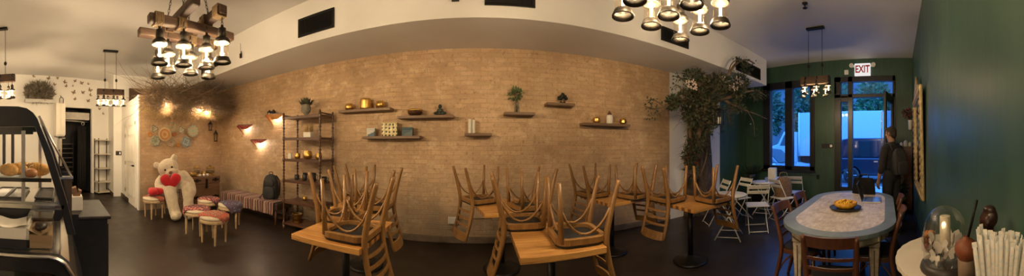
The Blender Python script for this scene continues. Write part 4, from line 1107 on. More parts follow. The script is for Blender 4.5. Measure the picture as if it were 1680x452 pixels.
vent('small black air grille behind the left chandelier', 347, 360, 95, 110)
a = on_y(395,92,YS-.02); t = thing('pull_switch', 'small black pull switch hanging on the white soffit', 'switch', a)
build('body', G().bx(-.022,.022,-.015,.015,-.035,.05), mt['blackm'], t, .004); build('cord', G().cyl((0,0,.05),(-.01,0,.24),.003,n=5), mt['wire'], t); build('tip', G().cyl((.01,0,.05),(.012,0,.085),.008,n=8), mt['blackm'], t)
a = on_y(333,118,YS-.03); one('soffit_speaker', 'tiny black box speaker on the soffit beside the left chandelier', 'speaker', G().bx(-.03,.03,-.03,.029,-.07,.07).cyl((0,-.034,.02),(0,-.03,.02),.02), mt['blackm'], a, 0, None, .004)
a = on_y(747,-4,YS-.03); one('soffit_sensor', 'small black sensor box at the top edge of the picture', 'sensor', G().bx(-.045,.045,-.03,.029,-.035,.03).sph((0,-.02,-.03),.015), mt['blackm'], a, 0, None, .004)
# sprinkler in the ceiling
one('sprinkler', 'small brass ceiling sprinkler near the street pendant', 'sprinkler', G().lathe([(.045,0),(.04,-.012),(.012,-.015),(.012,-.045),(.008,-.07),(.035,-.072),(.035,-.076),(.001,-.076)], n=16), mt['bronze'], (3.78,1.37,CEIL))
# outlets on the brick with a thin conduit
a = on_y(743.5,360); t = thing('wall_outlet', 'white double outlet box low on the brick wall', 'outlet', (a[0],WB-.03,a[2]))
build('box', G().bx(-.075,.075,-.03,.029,-.05,.05), mt['winpl'], t, .004); build('face_plate', G().bx(-.07,-.005,-.034,-.03,-.045,.045).bx(.005,.07,-.034,-.03,-.045,.045), mt['winpl'], t, .002)
build('conduit', G().cyl((.075,.01,.028),(.60,.01,.035),.008,n=8), plain('painted_conduit', (.30,.21,.12), .5), t)
a = on_y(588,352); one('socket_box', 'small white socket low on the brick behind the stacked chairs', 'outlet', G().bx(-.055,.055,-.02,.02,-.05,.05).bx(-.02,.02,-.026,-.02,-.025,.025), mt['winpl'], (a[0],WB-.021,a[2]), 0, None, .004)

# ------------------------------------------------------------------ bark column with its leafy canopy
rnd = random.Random(21)
TR = thing('tree', 'artificial tree on a bark-clad column spreading green branches under the soffit', 'tree', (4.42,4.0,0))
def bk(u, v):
    a = pi*u+0; w = .34+.05*sin(v*5+1)+.03*sin(a*7+v*9); rg = 1+.10*sin(a*13+v*3)+.05*sin(a*29+v*17)
    return (w*cos(a)*rg, .14-.26*sin(a)*rg, 2.95*v)
build('trunk', G().grid(bk, 60, 40), mt['bark'], TR)
def branch(pts, r0, r1):
    P = sp(pts, 6); n = len(P); return P, [r0+(r1-r0)*i/(n-1) for i in range(n)]
BR = []
def bp_(px, py, Y): x, y, z = on_y(px, py, Y); return (x-4.42, y-4.0, z)
for pts, r0 in (
    ([bp_(1140,250,3.75),bp_(1132,215,3.6),bp_(1140,180,3.5),bp_(1120,165,3.5),bp_(1098,172,3.5),bp_(1075,178,3.5),bp_(1058,174,3.5)], .04),
    ([bp_(1098,172,3.5),bp_(1080,186,3.45),bp_(1062,190,3.45)], .014),([bp_(1088,174,3.5),bp_(1072,163,3.5),bp_(1060,166,3.5)], .012),
    ([bp_(1145,260,3.75),bp_(1150,200,3.4),bp_(1170,150,3.2),bp_(1195,122,3.05),bp_(1208,104,3.0),bp_(1225,98,3.0),bp_(1238,104,2.98)], .045),
    ([bp_(1195,122,3.05),bp_(1200,105,3.0),bp_(1212,98,2.98),bp_(1222,108,2.96)], .016),
    ([bp_(1160,170,3.4),bp_(1195,160,3.2),bp_(1225,150,3.1),bp_(1245,150,3.1),bp_(1258,158,3.1)], .035),
    ([bp_(1190,165,3.25),bp_(1215,178,3.15),bp_(1235,185,3.1),bp_(1258,195,3.1)], .025),([bp_(1225,180,3.12),bp_(1236,200,3.1),bp_(1238,222,3.1)], .012),
    ([bp_(1150,180,3.5),bp_(1140,150,3.4),bp_(1120,130,3.35),bp_(1108,125,3.3)], .03),([bp_(1150,180,3.5),bp_(1160,140,3.3),bp_(1150,118,3.25)], .03),
    ([bp_(1120,150,3.45),bp_(1112,140,3.45),bp_(1104,143,3.45)], .014),([bp_(1142,290,3.7),bp_(1130,262,3.66),bp_(1122,245,3.66),bp_(1127,225,3.68)], .018),([bp_(1148,290,3.7),bp_(1160,250,3.6),bp_(1150,215,3.6)], .02)):
    P, R = branch(pts, r0, r0*.28); BR.append(P)
    build('branch', G().tube(P, R, 7), mt['twig'], TR)
g = G(); gd = G(); tw = G(); fl = G()
def leaves(c, n, rad, gg, ln=.075, wd=.017):
    q = foliage(rnd, n, c, rad, ln, wd, -.1); gg.add(q.v, q.f, True)
clus = [(1150,160,3.35,520,(.30,.22,.26)),(1140,185,3.45,420,(.25,.2,.25)),(1165,150,3.3,420,(.30,.2,.22)),(1180,135,3.15,300,(.28,.2,.16)),(1125,160,3.5,160,(.16,.14,.13)),(1104,168,3.5,170,(.10,.1,.11)),(1205,150,3.15,200,(.25,.16,.14)),(1215,135,3.1,160,(.2,.15,.14)),(1225,112,3.0,40,(.12,.1,.1)),(1240,155,3.1,60,(.15,.1,.1)),(1155,205,3.5,260,(.22,.18,.24)),(1165,188,3.4,260,(.2,.16,.2)),(1145,232,3.6,160,(.18,.12,.22)),(1212,175,3.15,80,(.15,.1,.12)),(1132,255,3.66,170,(.14,.08,.2)),(1135,280,3.66,140,(.14,.08,.16)),(1140,125,3.3,160,(.22,.16,.12))]
for px, py, Y, n, rad in clus:
    leaves(bp_(px,py,Y), int(n*.9), rad, g); leaves(bp_(px,py,Y), int(n*1.0), rad, gd, .075, .016)
    c = Vector(bp_(px,py,Y))
    for i in range(n//5):
        p = c+Vector((rnd.uniform(-1,1)*rad[0],rnd.uniform(-1,1)*rad[1],rnd.uniform(-1,1)*rad[2])); d = Vector((rnd.uniform(-1,1),rnd.uniform(-1,1),rnd.uniform(-1,.5)))
        tw.tube([p,p+d*.09+Vector((0,0,.02)),p+d*.2], [.004,.003,.0015], 4)
for k in range(14):                       # hanging runners
    px = rnd.uniform(1125,1200); p = Vector(bp_(px, rnd.uniform(150,185), rnd.uniform(3.15,3.5))); L = rnd.uniform(.25,.6)
    pts = [p+Vector((.05*sin(i*1.3+k),.03*cos(i+k),-L*i/5)) for i in range(6)]; tw.tube(pts, .003, 4)
    for q in pts: leaves(q, 7, (.05,.05,.05), g, .06, .014)
for P in BR:
    for q in P[len(P)//2:]: leaves(q, 3, (.05,.05,.05), gd, .06, .013)
build('leaves', g, mt['leaf'], TR); build('dark_leaves', gd, mt['leafd'], TR); build('twigs', tw, mt['twig'], TR)
for i in range(90):
    px, py = rnd.choice(((1195,137),(1205,143),(1185,130),(1140,140),(1132,138),(1212,132))); c = Vector(bp_(px,py,3.02))+Vector((rnd.uniform(-.09,.09),rnd.uniform(-.05,.05),rnd.uniform(-.07,.07)))
    for k in range(4):
        a = k*pi/2+rnd.random(); d = Vector((cos(a),-.5,sin(a)))*.022; s = Vector((-sin(a),0,cos(a)))*.010; fl.add([c,c+d*.6+s,c+d,c+d*.6-s], [(0,1,2,3)])
build('blossom', fl, plain('pale_blossom', (.62,.52,.45), .7), TR)
rd = foliage(rnd, 60, bp_(1133,272,3.62), (.16,.08,.28), .07, .02); build('red_leaves', rd, plain('dry_red_leaf', (.18,.035,.02), .7, var=.4), TR)
# lantern hung in the tree
a = on_y(1180,205,3.05); zt_ = on_y(1180,176,3.05)[2]; h = zt_-a[2]
t = thing('box_lantern', 'black square lantern hanging in the tree branches', 'lantern', a); w_ = .055
build('base', G().bx(-w_-.01,w_+.01,-w_-.01,w_+.01,0,.02), mt['blackm'], t, .003)
for sx in (-1,1):
    for sy in (-1,1): build('corner_post', G().bx(sx*w_-.006,sx*w_+.006,sy*w_-.006,sy*w_+.006,.02,h*.82), mt['blackm'], t)
build('roof', G().add([(-w_-.012,-w_-.012,h*.82),(w_+.012,-w_-.012,h*.82),(w_+.012,w_+.012,h*.82),(-w_-.012,w_+.012,h*.82),(0,0,h)], [(3,2,1,0),(0,1,4),(1,2,4),(2,3,4),(3,0,4)]), mt['blackm'], t)
build('pillar_candle', G().lathe([(.03,.021),(.03,h*.45),(.001,h*.44)], n=16), mt['wax'], t)
build('ring', G().tube([(.02*cos(k*pi/5),0,h+.018+.02*sin(k*pi/5)) for k in range(10)], .003, 5, True), mt['blackm'], t)
build('hanging_wire', G().cyl((0,0,h+.035),(.03,.02,h+.45),.003,n=5), mt['wire'], t)
# ------------------------------------------------------------------ pastry case at the left
XN, XF_ = -1.60, -2.20
def prof(px, py, X=XN): x, y, z = on_x(px, py, X); return (y, z)
mt['caseb'] = plain('black_case_enamel', (.016,.017,.021), .28, var=.2)
mt['chrome'] = plain('satin_chrome', (.62,.60,.56), .22, 1, var=.05)
PC = thing('pastry_case', 'black pastry display case with slanted glass front and chrome trim', 'display case', (0,0,0))
YB = -1.0
outer = [(YB,1.745)]+[prof(*q) for q in ((0,173.5),(30,174),(44,177),(54,184),(62,195),(85,250),(110,330),(124,385))]
inner = [prof(*q) for q in ((110,385),(98,335),(72,250),(57,207))]+[(YB,prof(30,207)[1])]
P_ = lambda pts, x0, x1: G().prism(pts, x0, x1, Matrix(((0,0,1,0),(1,0,0,0),(0,1,0,0),(0,0,0,1))))   # profile (y,z) extruded along x
for X0, nm in ((XN,'end_frame'),(XF_,'end_frame')):
    g = P_(outer+inner, X0-.035, X0); build(nm, g, mt['caseb'], PC, .005)
hood = [(YB,1.745)]+[prof(*q) for q in ((0,173.5),(30,174),(44,177),(54,184),(60,193))]; hin = [(y-.03,z-.03) for y,z in hood[::-1]]
build('hood', P_(hood+hin, XF_, XN-.036), mt['caseb'], PC)
zl = 1.125
build('end_glass', G().add([(XN-.015,YB,zl+.03),(XN-.015,prof(98,335)[0],zl+.03),(XN-.015,prof(57,207)[0],prof(57,207)[1]),(XN-.015,YB,prof(57,207)[1])], [(0,1,2,3)]), mt['glass'], PC)
f0_, f1_ = prof(60,193), prof(112,340)
build('front_glass', G().add([(XN-.04,f0_[0],f0_[1]),(XF_,f0_[0],f0_[1]),(XF_,f1_[0],f1_[1]),(XN-.04,f1_[0],f1_[1])], [(0,1,2,3)]), mt['glass'], PC)
build('back_panel', G().bx(XF_-.03,XF_-.02,YB,prof(72,250)[0]-.02,1.0,1.12), mt['caseb'], PC)
# shelves with silver rails
zs1 = EYE-(288-HOR)/FP*1.68
yq1 = prof(84,288)[0]
build('glass_shelf', G().bx(XF_+.01,XN-.05,YB,yq1,zs1-.03,zs1-.018), mt['glass'], PC); build('shelf_lip', G().bx(XN-.052,XN-.045,YB,yq1,zs1-.036,zs1-.012), mt['blackm'], PC)
zs2 = EYE-(330-HOR)/FP*1.66; yq2 = prof(103,330)[0]
build('lower_deck', G().bx(XF_+.01,XN-.04,YB,yq2,zs2-.03,zs2), mt['chrome'], PC); build('deck_rail', G().bx(XN-.04,XN-.0,YB,yq2+.01,zs2-.035,zs2-.008), mt['chrome'], PC, .003)
build('deck_skirt', P_([(YB,zs2-.036),(prof(104,338)[0],zs2-.036),(prof(104,338)[0]+.01,zs2-.06),(prof(98,350)[0],zs2-.11),(YB,zs2-.11)], XF_, XN), mt['caseb'], PC, .006)
for px in (36,55): y = prof(px,250)[0]; build('shelf_standard', G().bx(XN-.07-(.45 if px == 55 else 0),XN-.055-(.45 if px == 55 else 0),y-.012,y+.012,zl,1.60), mt['steel'], PC)
for px, xx in ((8,XF_+.02),(22,XF_+.02)): y = prof(px,230,XF_)[0]; build('door_stile', G().bx(xx,xx+.02,y-.012,y+.012,zs1,1.62), mt['caseb'], PC)
build('door_rail', G().bx(XF_+.02,XF_+.04,YB,prof(55,207,XF_)[0],1.60,1.635), mt['caseb'], PC)
# price-tag rail running down the far slanted edge
XE = -2.225
ea, eb, ec, ed = prof(64,190,XE), prof(86,232,XE), prof(118,290,XE), prof(101,290,XE)
build('far_glass', G().add([(XE,)+ea,(XE,)+eb,(XE,)+ec,(XE,)+ed], [(0,1,2,3)]), mt['glass'], PC)
build('glass_edge', G().tube([(XE,)+ea,(XE,)+eb,(XE,)+ec], .011, 6), mt['steel'], PC)
build('far_post', P_([(ed[0]-.02,.0),(ec[0]-.004,.0),(ec[0],ec[1]-.012),(ed[0]-.06,ec[1]-.012)], XE-.03, XE+.015), plain('dark_brown_panel', (.05,.03,.022), .5), PC, .004)
build('post_cap', P_([(ed[0]-.07,ec[1]-.012),(ec[0]+.01,ec[1]-.012),(ec[0]+.01,ec[1]+.004),(ed[0]-.07,ec[1]+.004)], XE-.05, XE+.03), mt['steel'], PC)
# lower refrigerated base with rounded chrome-edged end glass
XL = -1.30
ZTOP = .965
lo_ = [(YB,ZTOP),(-.06,ZTOP),(-.005,ZTOP-.012),(.04,ZTOP-.05),(.085,.83),(.17,.50),(.20,0),(YB,0)]
li_ = [(YB,.04),(.12,.04),(.11,.48),(.03,.80),(-.01,ZTOP-.10),(-.05,ZTOP-.085),(YB,ZTOP-.085)]
build('base_end', P_(lo_+li_, XL-.04, XL), mt['caseb'], PC, .004)
build('counter_top', P_([(YB,ZTOP-.02),(-.06,ZTOP-.02),(-.06,ZTOP),(YB,ZTOP)], XF_, XL-.041), mt['steel'], PC)
g = G().tube([(XL+.004,y,z-.004) for y,z in ((YB,ZTOP),(-.06,ZTOP),(-.02,ZTOP-.008),(.02,ZTOP-.03),(.05,ZTOP-.075),(.085,.83),(.17,.50))], .011, 8); build('chrome_trim', g, mt['chrome'], PC)
build('base_glass', G().add([(XL-.02,YB,.06),(XL-.02,.10,.06),(XL-.02,.02,.80),(XL-.02,-.04,ZTOP-.09),(XL-.02,YB,ZTOP-.09)], [(0,1,2,3,4)]), mt['glass'], PC)
build('front_panel', P_([(.07,.83),(.15,.50),(.18,.02),(.20,.02),(.17,.50),(.085,.83)], XF_, XL-.041), mt['caseb'], PC)
build('ledge_front', P_([(-.06,ZTOP-.02),(-.005,ZTOP-.03),(.04,ZTOP-.06),(.07,.83),(.085,.83),(.045,ZTOP-.045),(0,ZTOP-.008),(-.06,ZTOP)], XF_, XL-.041), mt['chrome'], PC)
build('base_shelf', G().bx(XF_,XL-.06,YB,.04,.55,.565), mt['steel'], PC); build('back_wall', G().bx(XF_-.04,XF_-.02,YB,.15,0,ZTOP-.03), mt['caseb'], PC)
for x in (XL-.25,XF_+.1): build('foot', G().cyl((x,-.05,0),(x,-.05,.04),.03), mt['blackm'], PC)
# pastries on blue-white paper
tr = one('paper_liner', 'blue-white paper liner under the croissants in the pastry case', 'paper', G().grid(lambda u,v: (XN-.08-.34*u, -.62+ .46*v+.0, .001+.004*sin(u*9)*sin(v*11)+.005), 14, 14), plain('blue_white_paper', (.50,.58,.62), .7, var=.15), (0,0,zs1-.018))
tr.modifiers.new('thick','SOLIDIFY').thickness = .002
mt['crust'] = plain('baked_crust', (.66,.36,.09), .45, var=.5, sc=18, bp=.35, bsc=45)
def croissant(label, x, y, rz, s=1.0, m='crust', dz=0):
    g = G(); n = 26; pts = []; R = []
    for i in range(n):
        u = i/(n-1)*2-1; a = u*1.25
        pts.append((.075*sin(a)*s, .05*(cos(a)-.6)*s, .028*s)); seg = (u*3.5) % 1
        R.append((.036*(1-abs(u)**2.2)+.008)*s*(.90+.14*seg))
    g.tube(pts, R, 12); return one('croissant', label, 'croissant', g, mt[m], (x,y,zs1-.010+.006+dz+.008), rz, 'croissants in the pastry case')
for i, (px, X, lb) in enumerate(((12,-1.72,'leftmost croissant on the paper in the pastry case'),(27,-1.80,'second croissant from the left in the pastry case'),(40,-1.92,'croissant at the back behind the shelf standard'),(53,-1.88,'croissant at the back right of the pastry case'),(64,-1.74,'rightmost croissant near the slanted glass'))):
    croissant(lb, X, on_x(px,280,X)[1], 1.57+.45*(i % 3-1), .98)
one('bread_roll', 'brown bread roll in front of the croissants', 'bread', G().sph((0,0,.026),(.06,.045,.03),16,10), plain('brown_crust', (.33,.14,.05), .5, var=.3), (-1.69,on_x(51,288,-1.69)[1]-.0,zs1-.010), .3)
for i, px in enumerate((6,30,75)):
    X = -1.9; y = on_x(px,310,X)[1]; t = thing('baking_tray', ('leftmost','middle','rightmost')[i]+' black tray on the lower deck of the pastry case', 'tray', (X,y,zs2+.001), 0, 'trays on the lower deck')
    build('tray', G().bx(-.2,.2,-.055,.055,0,.006), mt['blackp'], t); build('tray_rim', G().tube([(q[0],q[1],.012) for q in rring(.41,.12,.02,3)], .006, 6, True), mt['blackp'], t)
# napkins and acrylic dispenser on the counter
NX = -1.47
y0_, y1_ = on_x(-20,370,NX)[1], on_x(52,370,NX)[1]
t = thing('napkin_holder', 'black napkin tray full of white napkins on the lower counter', 'napkin holder', (NX,(y0_+y1_)/2,ZTOP+.001)); wN = y1_-y0_
build('tray', G().bx(-.10,.10,-wN/2,wN/2,0,.008).bx(.094,.10,-wN/2,wN/2,.008,.05).bx(-.10,-.094,-wN/2,wN/2,.008,.05), mt['blackp'], t, .002)
nap = plain('white_paper', (.70,.67,.60), .85, var=.04)
build('napkins', G().grid(lambda u,v: (-.088+.176*v, -wN/2+.006+(wN-.012)*u, .115+.010*sin(u*7+1)), 20, 4).bx(-.088,.088,-wN/2+.006,wN/2-.006,.010,.104), nap, t)
y0_, y1_ = on_x(46,380,NX)[1], on_x(88,380,NX)[1]; wN = y1_-y0_
t = thing('acrylic_box', 'clear acrylic box of brown sleeves beside the napkins', 'box', (NX,(y0_+y1_)/2+.004,ZTOP+.001)); hN = .165; d_ = .10
g = G().bx(-d_,d_,-wN/2,-wN/2+.003,0,hN).bx(-d_,d_,wN/2-.003,wN/2,0,hN).bx(-d_,-d_+.003,-wN/2,wN/2,0,hN).bx(d_-.003,d_,-wN/2,wN/2,0,hN).bx(-d_,d_,-wN/2,wN/2,hN-.003,hN); build('box', g, mt['glass'], t)
build('sleeves', G().grid(lambda u,v: (-.085+.17*v, -wN/2+.01+(wN-.02)*u, .085+.012*sin(u*6+v*2)), 14, 8).bx(-.085,.085,-wN/2+.01,wN/2-.01,.004,.072), plain('kraft_paper', (.34,.24,.14), .85), t)
build('slot', G().sph((d_*.3,0,.105), (.045,.035,.022), 14, 8), mt['blackc'], t)
# black cabinet with a small card box behind the case
t = thing('black_cabinet', 'low black painted cabinet at the far end of the counter', 'cabinet', (-2.63,.11,0))
build('body', G().bx(-.33,.33,-.34,.30,.0,.87), mt['blackp'], t, .006); build('top', G().bx(-.36,.36,-.36,.325,.871,.90), plain('dark_stained_top', (.028,.025,.025), .6, var=.35, sc=14, spec=.3), t, .008)
for x in (-.16,.16): build('door', G().bx(x-.15,x+.15,.301,.312,.06,.82), mt['blackp'], t, .004)
t = thing('card_box', 'white box of paper bags standing on the black cabinet', 'box', (-2.56,.145,.901)); build('box', G().bx(-.07,.07,-.06,.06,0,.13), nap, t, .003); build('bags', G().box((0,-.01,.165),(.10,.05,.09),R=Matrix.Rotation(.25,4,'X')).box((0,.03,.15),(.08,.03,.07),R=Matrix.Rotation(-.3,4,'X')), plain('brown_bag', (.20,.11,.055), .8), t)
# ------------------------------------------------------------------ far wall: cupboard, plant, butterflies, wire rack
def farp(px, py, off=0):
    s, z = far(px, py); return TW @ Vector((s, off, z))
sa, za = far(88,171); sb, zb_ = far(88,222); s_end = L+1.3
t = thing('white_cupboard', 'white wall cupboard above the far counter', 'cupboard', (0,0,0)); M_ = TW
build('body', G(M_).bx(sa,s_end,.001,.32,zb_,za), mt['door'], t, .004)
for k in range(2): w_ = (s_end-sa)/2; build('door', G(M_).bx(sa+w_*k+.01,sa+w_*(k+1)-.01,.321,.338,zb_+.01,za-.01), mt['door'], t, .004)
build('light_strip', G(M_).bx(sa,s_end,.05,.30,zb_-.03,zb_-.001), mt['steel'], t)
t = thing('steel_shelf', 'stainless steel shelf on brackets under the white cupboard', 'shelf', (0,0,0)); s2, z2 = far(97,226)
build('shelf', G(M_).bx(s2,s_end,.001,.36,z2-.03,z2), mt['steel'], t, .003); build('bracket', G(M_).bx(s2+.03,s2+.06,.001,.30,z2-.35,z2-.03), mt['steel'], t)
build('back_sheet', G(M_).bx(s2-.02,s_end,.0005,.006,.9,z2-.03), mt['steel'], t)
pl = thing('fern_planter', 'grey-green dried fern bushes on top of the white cupboard', 'plant', farp(62,170,.215)+Vector((0,0,.002)), aw-pi/2)
rnd = random.Random(9); g = foliage(rnd, 900, (0,0,.30), (.08,.44,.26), .14, .016, .5); build('leaves', g, mt['leafg'], pl)
g = G()
for i in range(90): y = rnd.uniform(-.42,.42); x = rnd.uniform(-.06,.06); g.tube([(x,y,.01),(x+rnd.uniform(-.05,.05),y+rnd.uniform(-.05,.05),.22),(x+rnd.uniform(-.1,.1),y+rnd.uniform(-.1,.1),.50)], [.006,.005,.002], 4)
build('stems', g, mt['leafg'], pl); build('trough', G().box((0,0,.045),(.18,.86,.09)), mt['steel'], pl)
for px in (31,): pass
bm_ = plain('brown_butterfly', (.30,.21,.14), .7, var=.4, sc=30); wn_l = ['top left','upper','small','left','tall','middle','right','upper right','far right','tiny','large pale','lower right','cross-shaped','lowest right','low middle','low right','bottom','lowest']
def butterfly(label, px, py, s, rz, grp):
    s_, z_ = far(px, py); P = TW @ Vector((s_, .012, z_))
    t = thing('butterfly', label, 'wall butterfly', P, aw, grp)
    R_ = Matrix.Rotation(rz,4,'Y')
    for sd in (-1,1):
        g = G(R_ @ Matrix.Rotation(sd*.5,4,'Z')); pts = [(0,0,-.012),(sd*.03,0,-.045),(sd*.058,0,-.03),(sd*.045,0,.0),(sd*.075,0,.03),(sd*.06,0,.062),(sd*.025,0,.045),(0,0,.014)]
        pts = [(x*s,y*s,z*s) for x,y,z in pts]; g.add(pts+[(x,y+.002,z) for x,y,z in pts], [tuple(range(8)),tuple(range(15,7,-1))]); build('wing', g, bm_, t)
    build('body', G(R_).sph((0,.004,0),(.006*s,.006*s,.035*s),8,6), mt['blackc'], t)
BF = [(248,158,1.0),(360,175,1.2),(425,173,.9),(403,220,1.0),(478,203,1.2),(490,232,1.0),(555,195,1.0),(603,210,1.2),(652,215,.8),(540,230,.6),(545,280,1.4),(612,280,1.2),(665,262,1.4),(668,298,1.0),(555,328,1.0),(652,342,1.2),(735,400,1.0),(762,435,.9)]
for i, (cx_, cy_, s) in enumerate(BF):
    px, py = cx_/4.52, 90+cy_/4.52
    butterfly(['butterfly nearest the fern at the top left of the swarm','butterfly right of the top left one, above the fern','small butterfly at the upper left, third along the ceiling','butterfly just right of the fern top','butterfly upper left of the middle of the swarm','butterfly just under another in the middle of the swarm','butterfly along the ceiling, middle of the swarm','butterfly upper right of the swarm','small butterfly at the upper right end of the swarm','tiniest butterfly in the middle of the swarm','large butterfly above the doorway, left of two','large butterfly above the doorway, right of two','large butterfly at the right end of the swarm','butterfly below the large one at the right end','lone butterfly just above the doorway','butterfly above the right corner of the doorway','butterfly right of the doorway, upper one','butterfly right of the doorway, lower one'][i], px, py, s*.8, (i*1.7) % 2.2-1.1, 'butterflies on the far wall')
P = farp(100.5,165,.03); t = thing('wall_lamp', 'tiny black-framed lantern above the doorway among the butterflies', 'wall lamp', P, aw)
build('frame', G().tube([(-.06,0,-.09),(-.06,0,.06),(0,0,.11),(.06,0,.06),(.06,0,-.09)], .010, 6, True), mt['blackm'], t); build('hook', G().cyl((.02,-.025,.10),(.02,0,.16),.008,n=6), mt['blackm'], t); build('candle', G().cyl((0,0,-.08),(0,0,0),.03), mt['wax'], t)
# what shows through the dark doorway
g = G(TW).bx(s0+.03,s0+.32,-1.02,-.98,.02,2.1); pw = TW
t = thing('passage_rack', 'dark metal rack of trays seen through the dark doorway', 'rack', (0,0,0)); sm_ = (s0+s1)/2
for x in (sm_-.22,sm_+.22): build('post', G(pw).bx(x-.015,x+.015,-.95,-.92,0,1.9), mt['blackm'], t)
for k in range(9): build('tray', G(pw).bx(sm_-.2,sm_+.2,-1.1,-.8,.3+.16*k,.315+.16*k), plain('dull_tray', (.16,.15,.14), .4, .6), t)
t = thing('passage_duct', 'pale duct and pipes across the top of the dark doorway', 'duct', (0,0,0))
build('duct', G(pw).bx(s0+.02,s1-.02,-.34,-.15,2.36,2.60), plain('dim_paint', (.5,.47,.42), .8), t, .02); build('pipe', G(pw).cyl((s0+.02,-.20,2.30),(s1-.02,-.20,2.34),.025), mt['steel'], t)
build('ring', G(pw).tube([(s0+.25+.05*cos(k*.63),-.18,2.24+.05*sin(k*.63)) for k in range(10)], .012, 5, True), mt['steel'], t)
t = thing('black_curtain', 'heavy black curtain panel at the right of the dark doorway', 'curtain', (0,0,0))
build('panel', G(pw).grid(lambda u,v: (s0+.03+.30*u, -.45+.02*sin(u*22), .03+2.15*v), 30, 2), plain('black_cloth', (.012,.011,.011), .9), t).modifiers.new('thick','SOLIDIFY').thickness = .006
build('rail', G(pw).cyl((s0+.01,-.45,2.2),(s0+.40,-.45,2.2),.012), mt['blackm'], t)
# narrow ladder rack right of the doorway
sa_, _ = far(175,230); sb_, _ = far(153.5,230); t = thing('wire_rack', 'narrow metal shelf rack with pale shelves beside the dark doorway', 'rack', (0,0,0))
zt2 = far(165,228)[1]
for x in (sa_+.02,sb_-.02):
    for y in (.04,.36): build('post', G(pw).bx(x-.012,x+.012,y-.012,y+.012,0,zt2+.02), mt['blackm'], t)
for py in (229,251.5,274,295.5,317): z = max(.08, far(165,py)[1]); build('shelf', G(pw).bx(sa_,sb_,.02,.38,z-.03,z), plain('pale_shelf', (.58,.52,.42), .6), t, .003)
# light switch by the closet door
t = thing('light_switch', 'black double light switch on the white wall left of the panelled door', 'switch', (-7.859,1.735,1.30), pi/2); build('plate', G().bx(-.09,.09,-.008,0,-.065,.065), mt['blackp'], t, .003)
for x in (-.04,.04): build('rocker', G().bx(x-.02,x+.02,-.014,-.008,-.035,.035), mt['winpl'] if x > 0 else mt['blackp'], t, .002)
# ------------------------------------------------------------------ half-round table and side counter by the green wall
TZ = .95; TC = (1.33,-.33)
def scal(r, n=120):
    out = []
    for k in range(n):
        a = 2*pi*k/n; q = r*(1+.016*abs(sin(a*13))); out.append((q*cos(a), max(q*sin(a), WR+.004-TC[1])))
    return out
t = thing('console_table', 'cream half-round table with a scalloped edge against the green wall', 'table', (TC[0],TC[1],0))
crm = plain('cream_marble', (.60,.54,.45), .35, var=.08, sc=5)
build('tabletop', G().prism(scal(.335), TZ-.028, TZ), crm, t, .006); build('apron', G().prism([(x*.86, max(y*.86,WR+.005-TC[1])) for x,y in scal(.335)], TZ-.10, TZ-.0285), mt['antique'], t)
for a in (.25,pi/2,pi-.25): build('leg', G().tube([(.26*cos(a),.26*sin(a)*.9,TZ-.10),(.25*cos(a),.24*sin(a)*.9,.5),(.24*cos(a),.22*sin(a)*.9,0)], [.03,.022,.014], 8), mt['antique'], t)
t = thing('side_counter', 'narrow dark wooden counter below the paper straws, at the right edge', 'counter', (.62,-.225,0))
build('body', G().bx(-.32,.32,-.13,.11,0,.985), mt['dkh'], t, .004); build('top', G().bx(-.33,.33,-.132,.125,.986,1.02), mt['dkh'], t, .005)
for x in (-.16,.16): build('door', G().bx(x-.15,x+.15,.111,.123,.06,.95), mt['dkh'], t, .004)
# glass cloche
CL = thing('glass_cloche', 'glass dome over a candle and white butterflies on a dark base', 'cloche', (1.19,-.215,TZ+.001))
build('base', G().lathe([(.112,0),(.115,.008),(.108,.028),(.10,.034),(.001,.034)], n=32), plain('black_stained_wood', (.03,.025,.022), .45, var=.4, sc=20), CL)
build('dome', G().lathe([(.098,.036),(.100,.12),(.099,.17),(.090,.215),(.072,.247),(.045,.270),(.02,.279),(.001,.281)], n=40), clear('dome_glass', (.97,.98,.97), .045), CL)
build('candle', G().lathe([(.024,.10),(.025,.105),(.025,.232),(.022,.236),(.012,.232),(.001,.232)], n=20), plain('ivory_wax', (.60,.52,.38), .5, var=.05), CL)
build('stem', G().tube(sp([(0,0,.035),(.01,.006,.06),(-.004,0,.08),(0,0,.102)]), .006, 6), mt['twig'], CL)
build('fairy_light', G().sph((-.026,.012,.205), .0045, 8, 6), glow('fairy_bulb', (1,.85,.6), 14), CL)
pw_ = plain('white_feather', (.66,.60,.54), .75, var=.06)
rnd = random.Random(6)
for i in range(11):
    a = 2.2+i*.55; r = .045+.018*rnd.random(); z = .060+.085*((i*7) % 11)/11+.0
    c = Vector((r*cos(a), r*sin(a), z)); g = G(Matrix.Translation(c) @ Matrix.Rotation(a+1.57,4,'Z') @ Matrix.Rotation(rnd.uniform(-.5,.5),4,'Y'))
    for sd in (-1,1):
        pts = [(0,0,-.008),(sd*.012,-.004,-.026),(sd*.026,-.010,-.018),(sd*.022,-.008,0),(sd*.034,-.014,.018),(sd*.026,-.011,.034),(sd*.008,-.003,.022),(0,0,.008)]
        g.add(pts+[(x,y-.001,zz) for x,y,zz in pts], [tuple(range(8)),tuple(range(15,7,-1))])
    build('butterfly', g, pw_, CL)
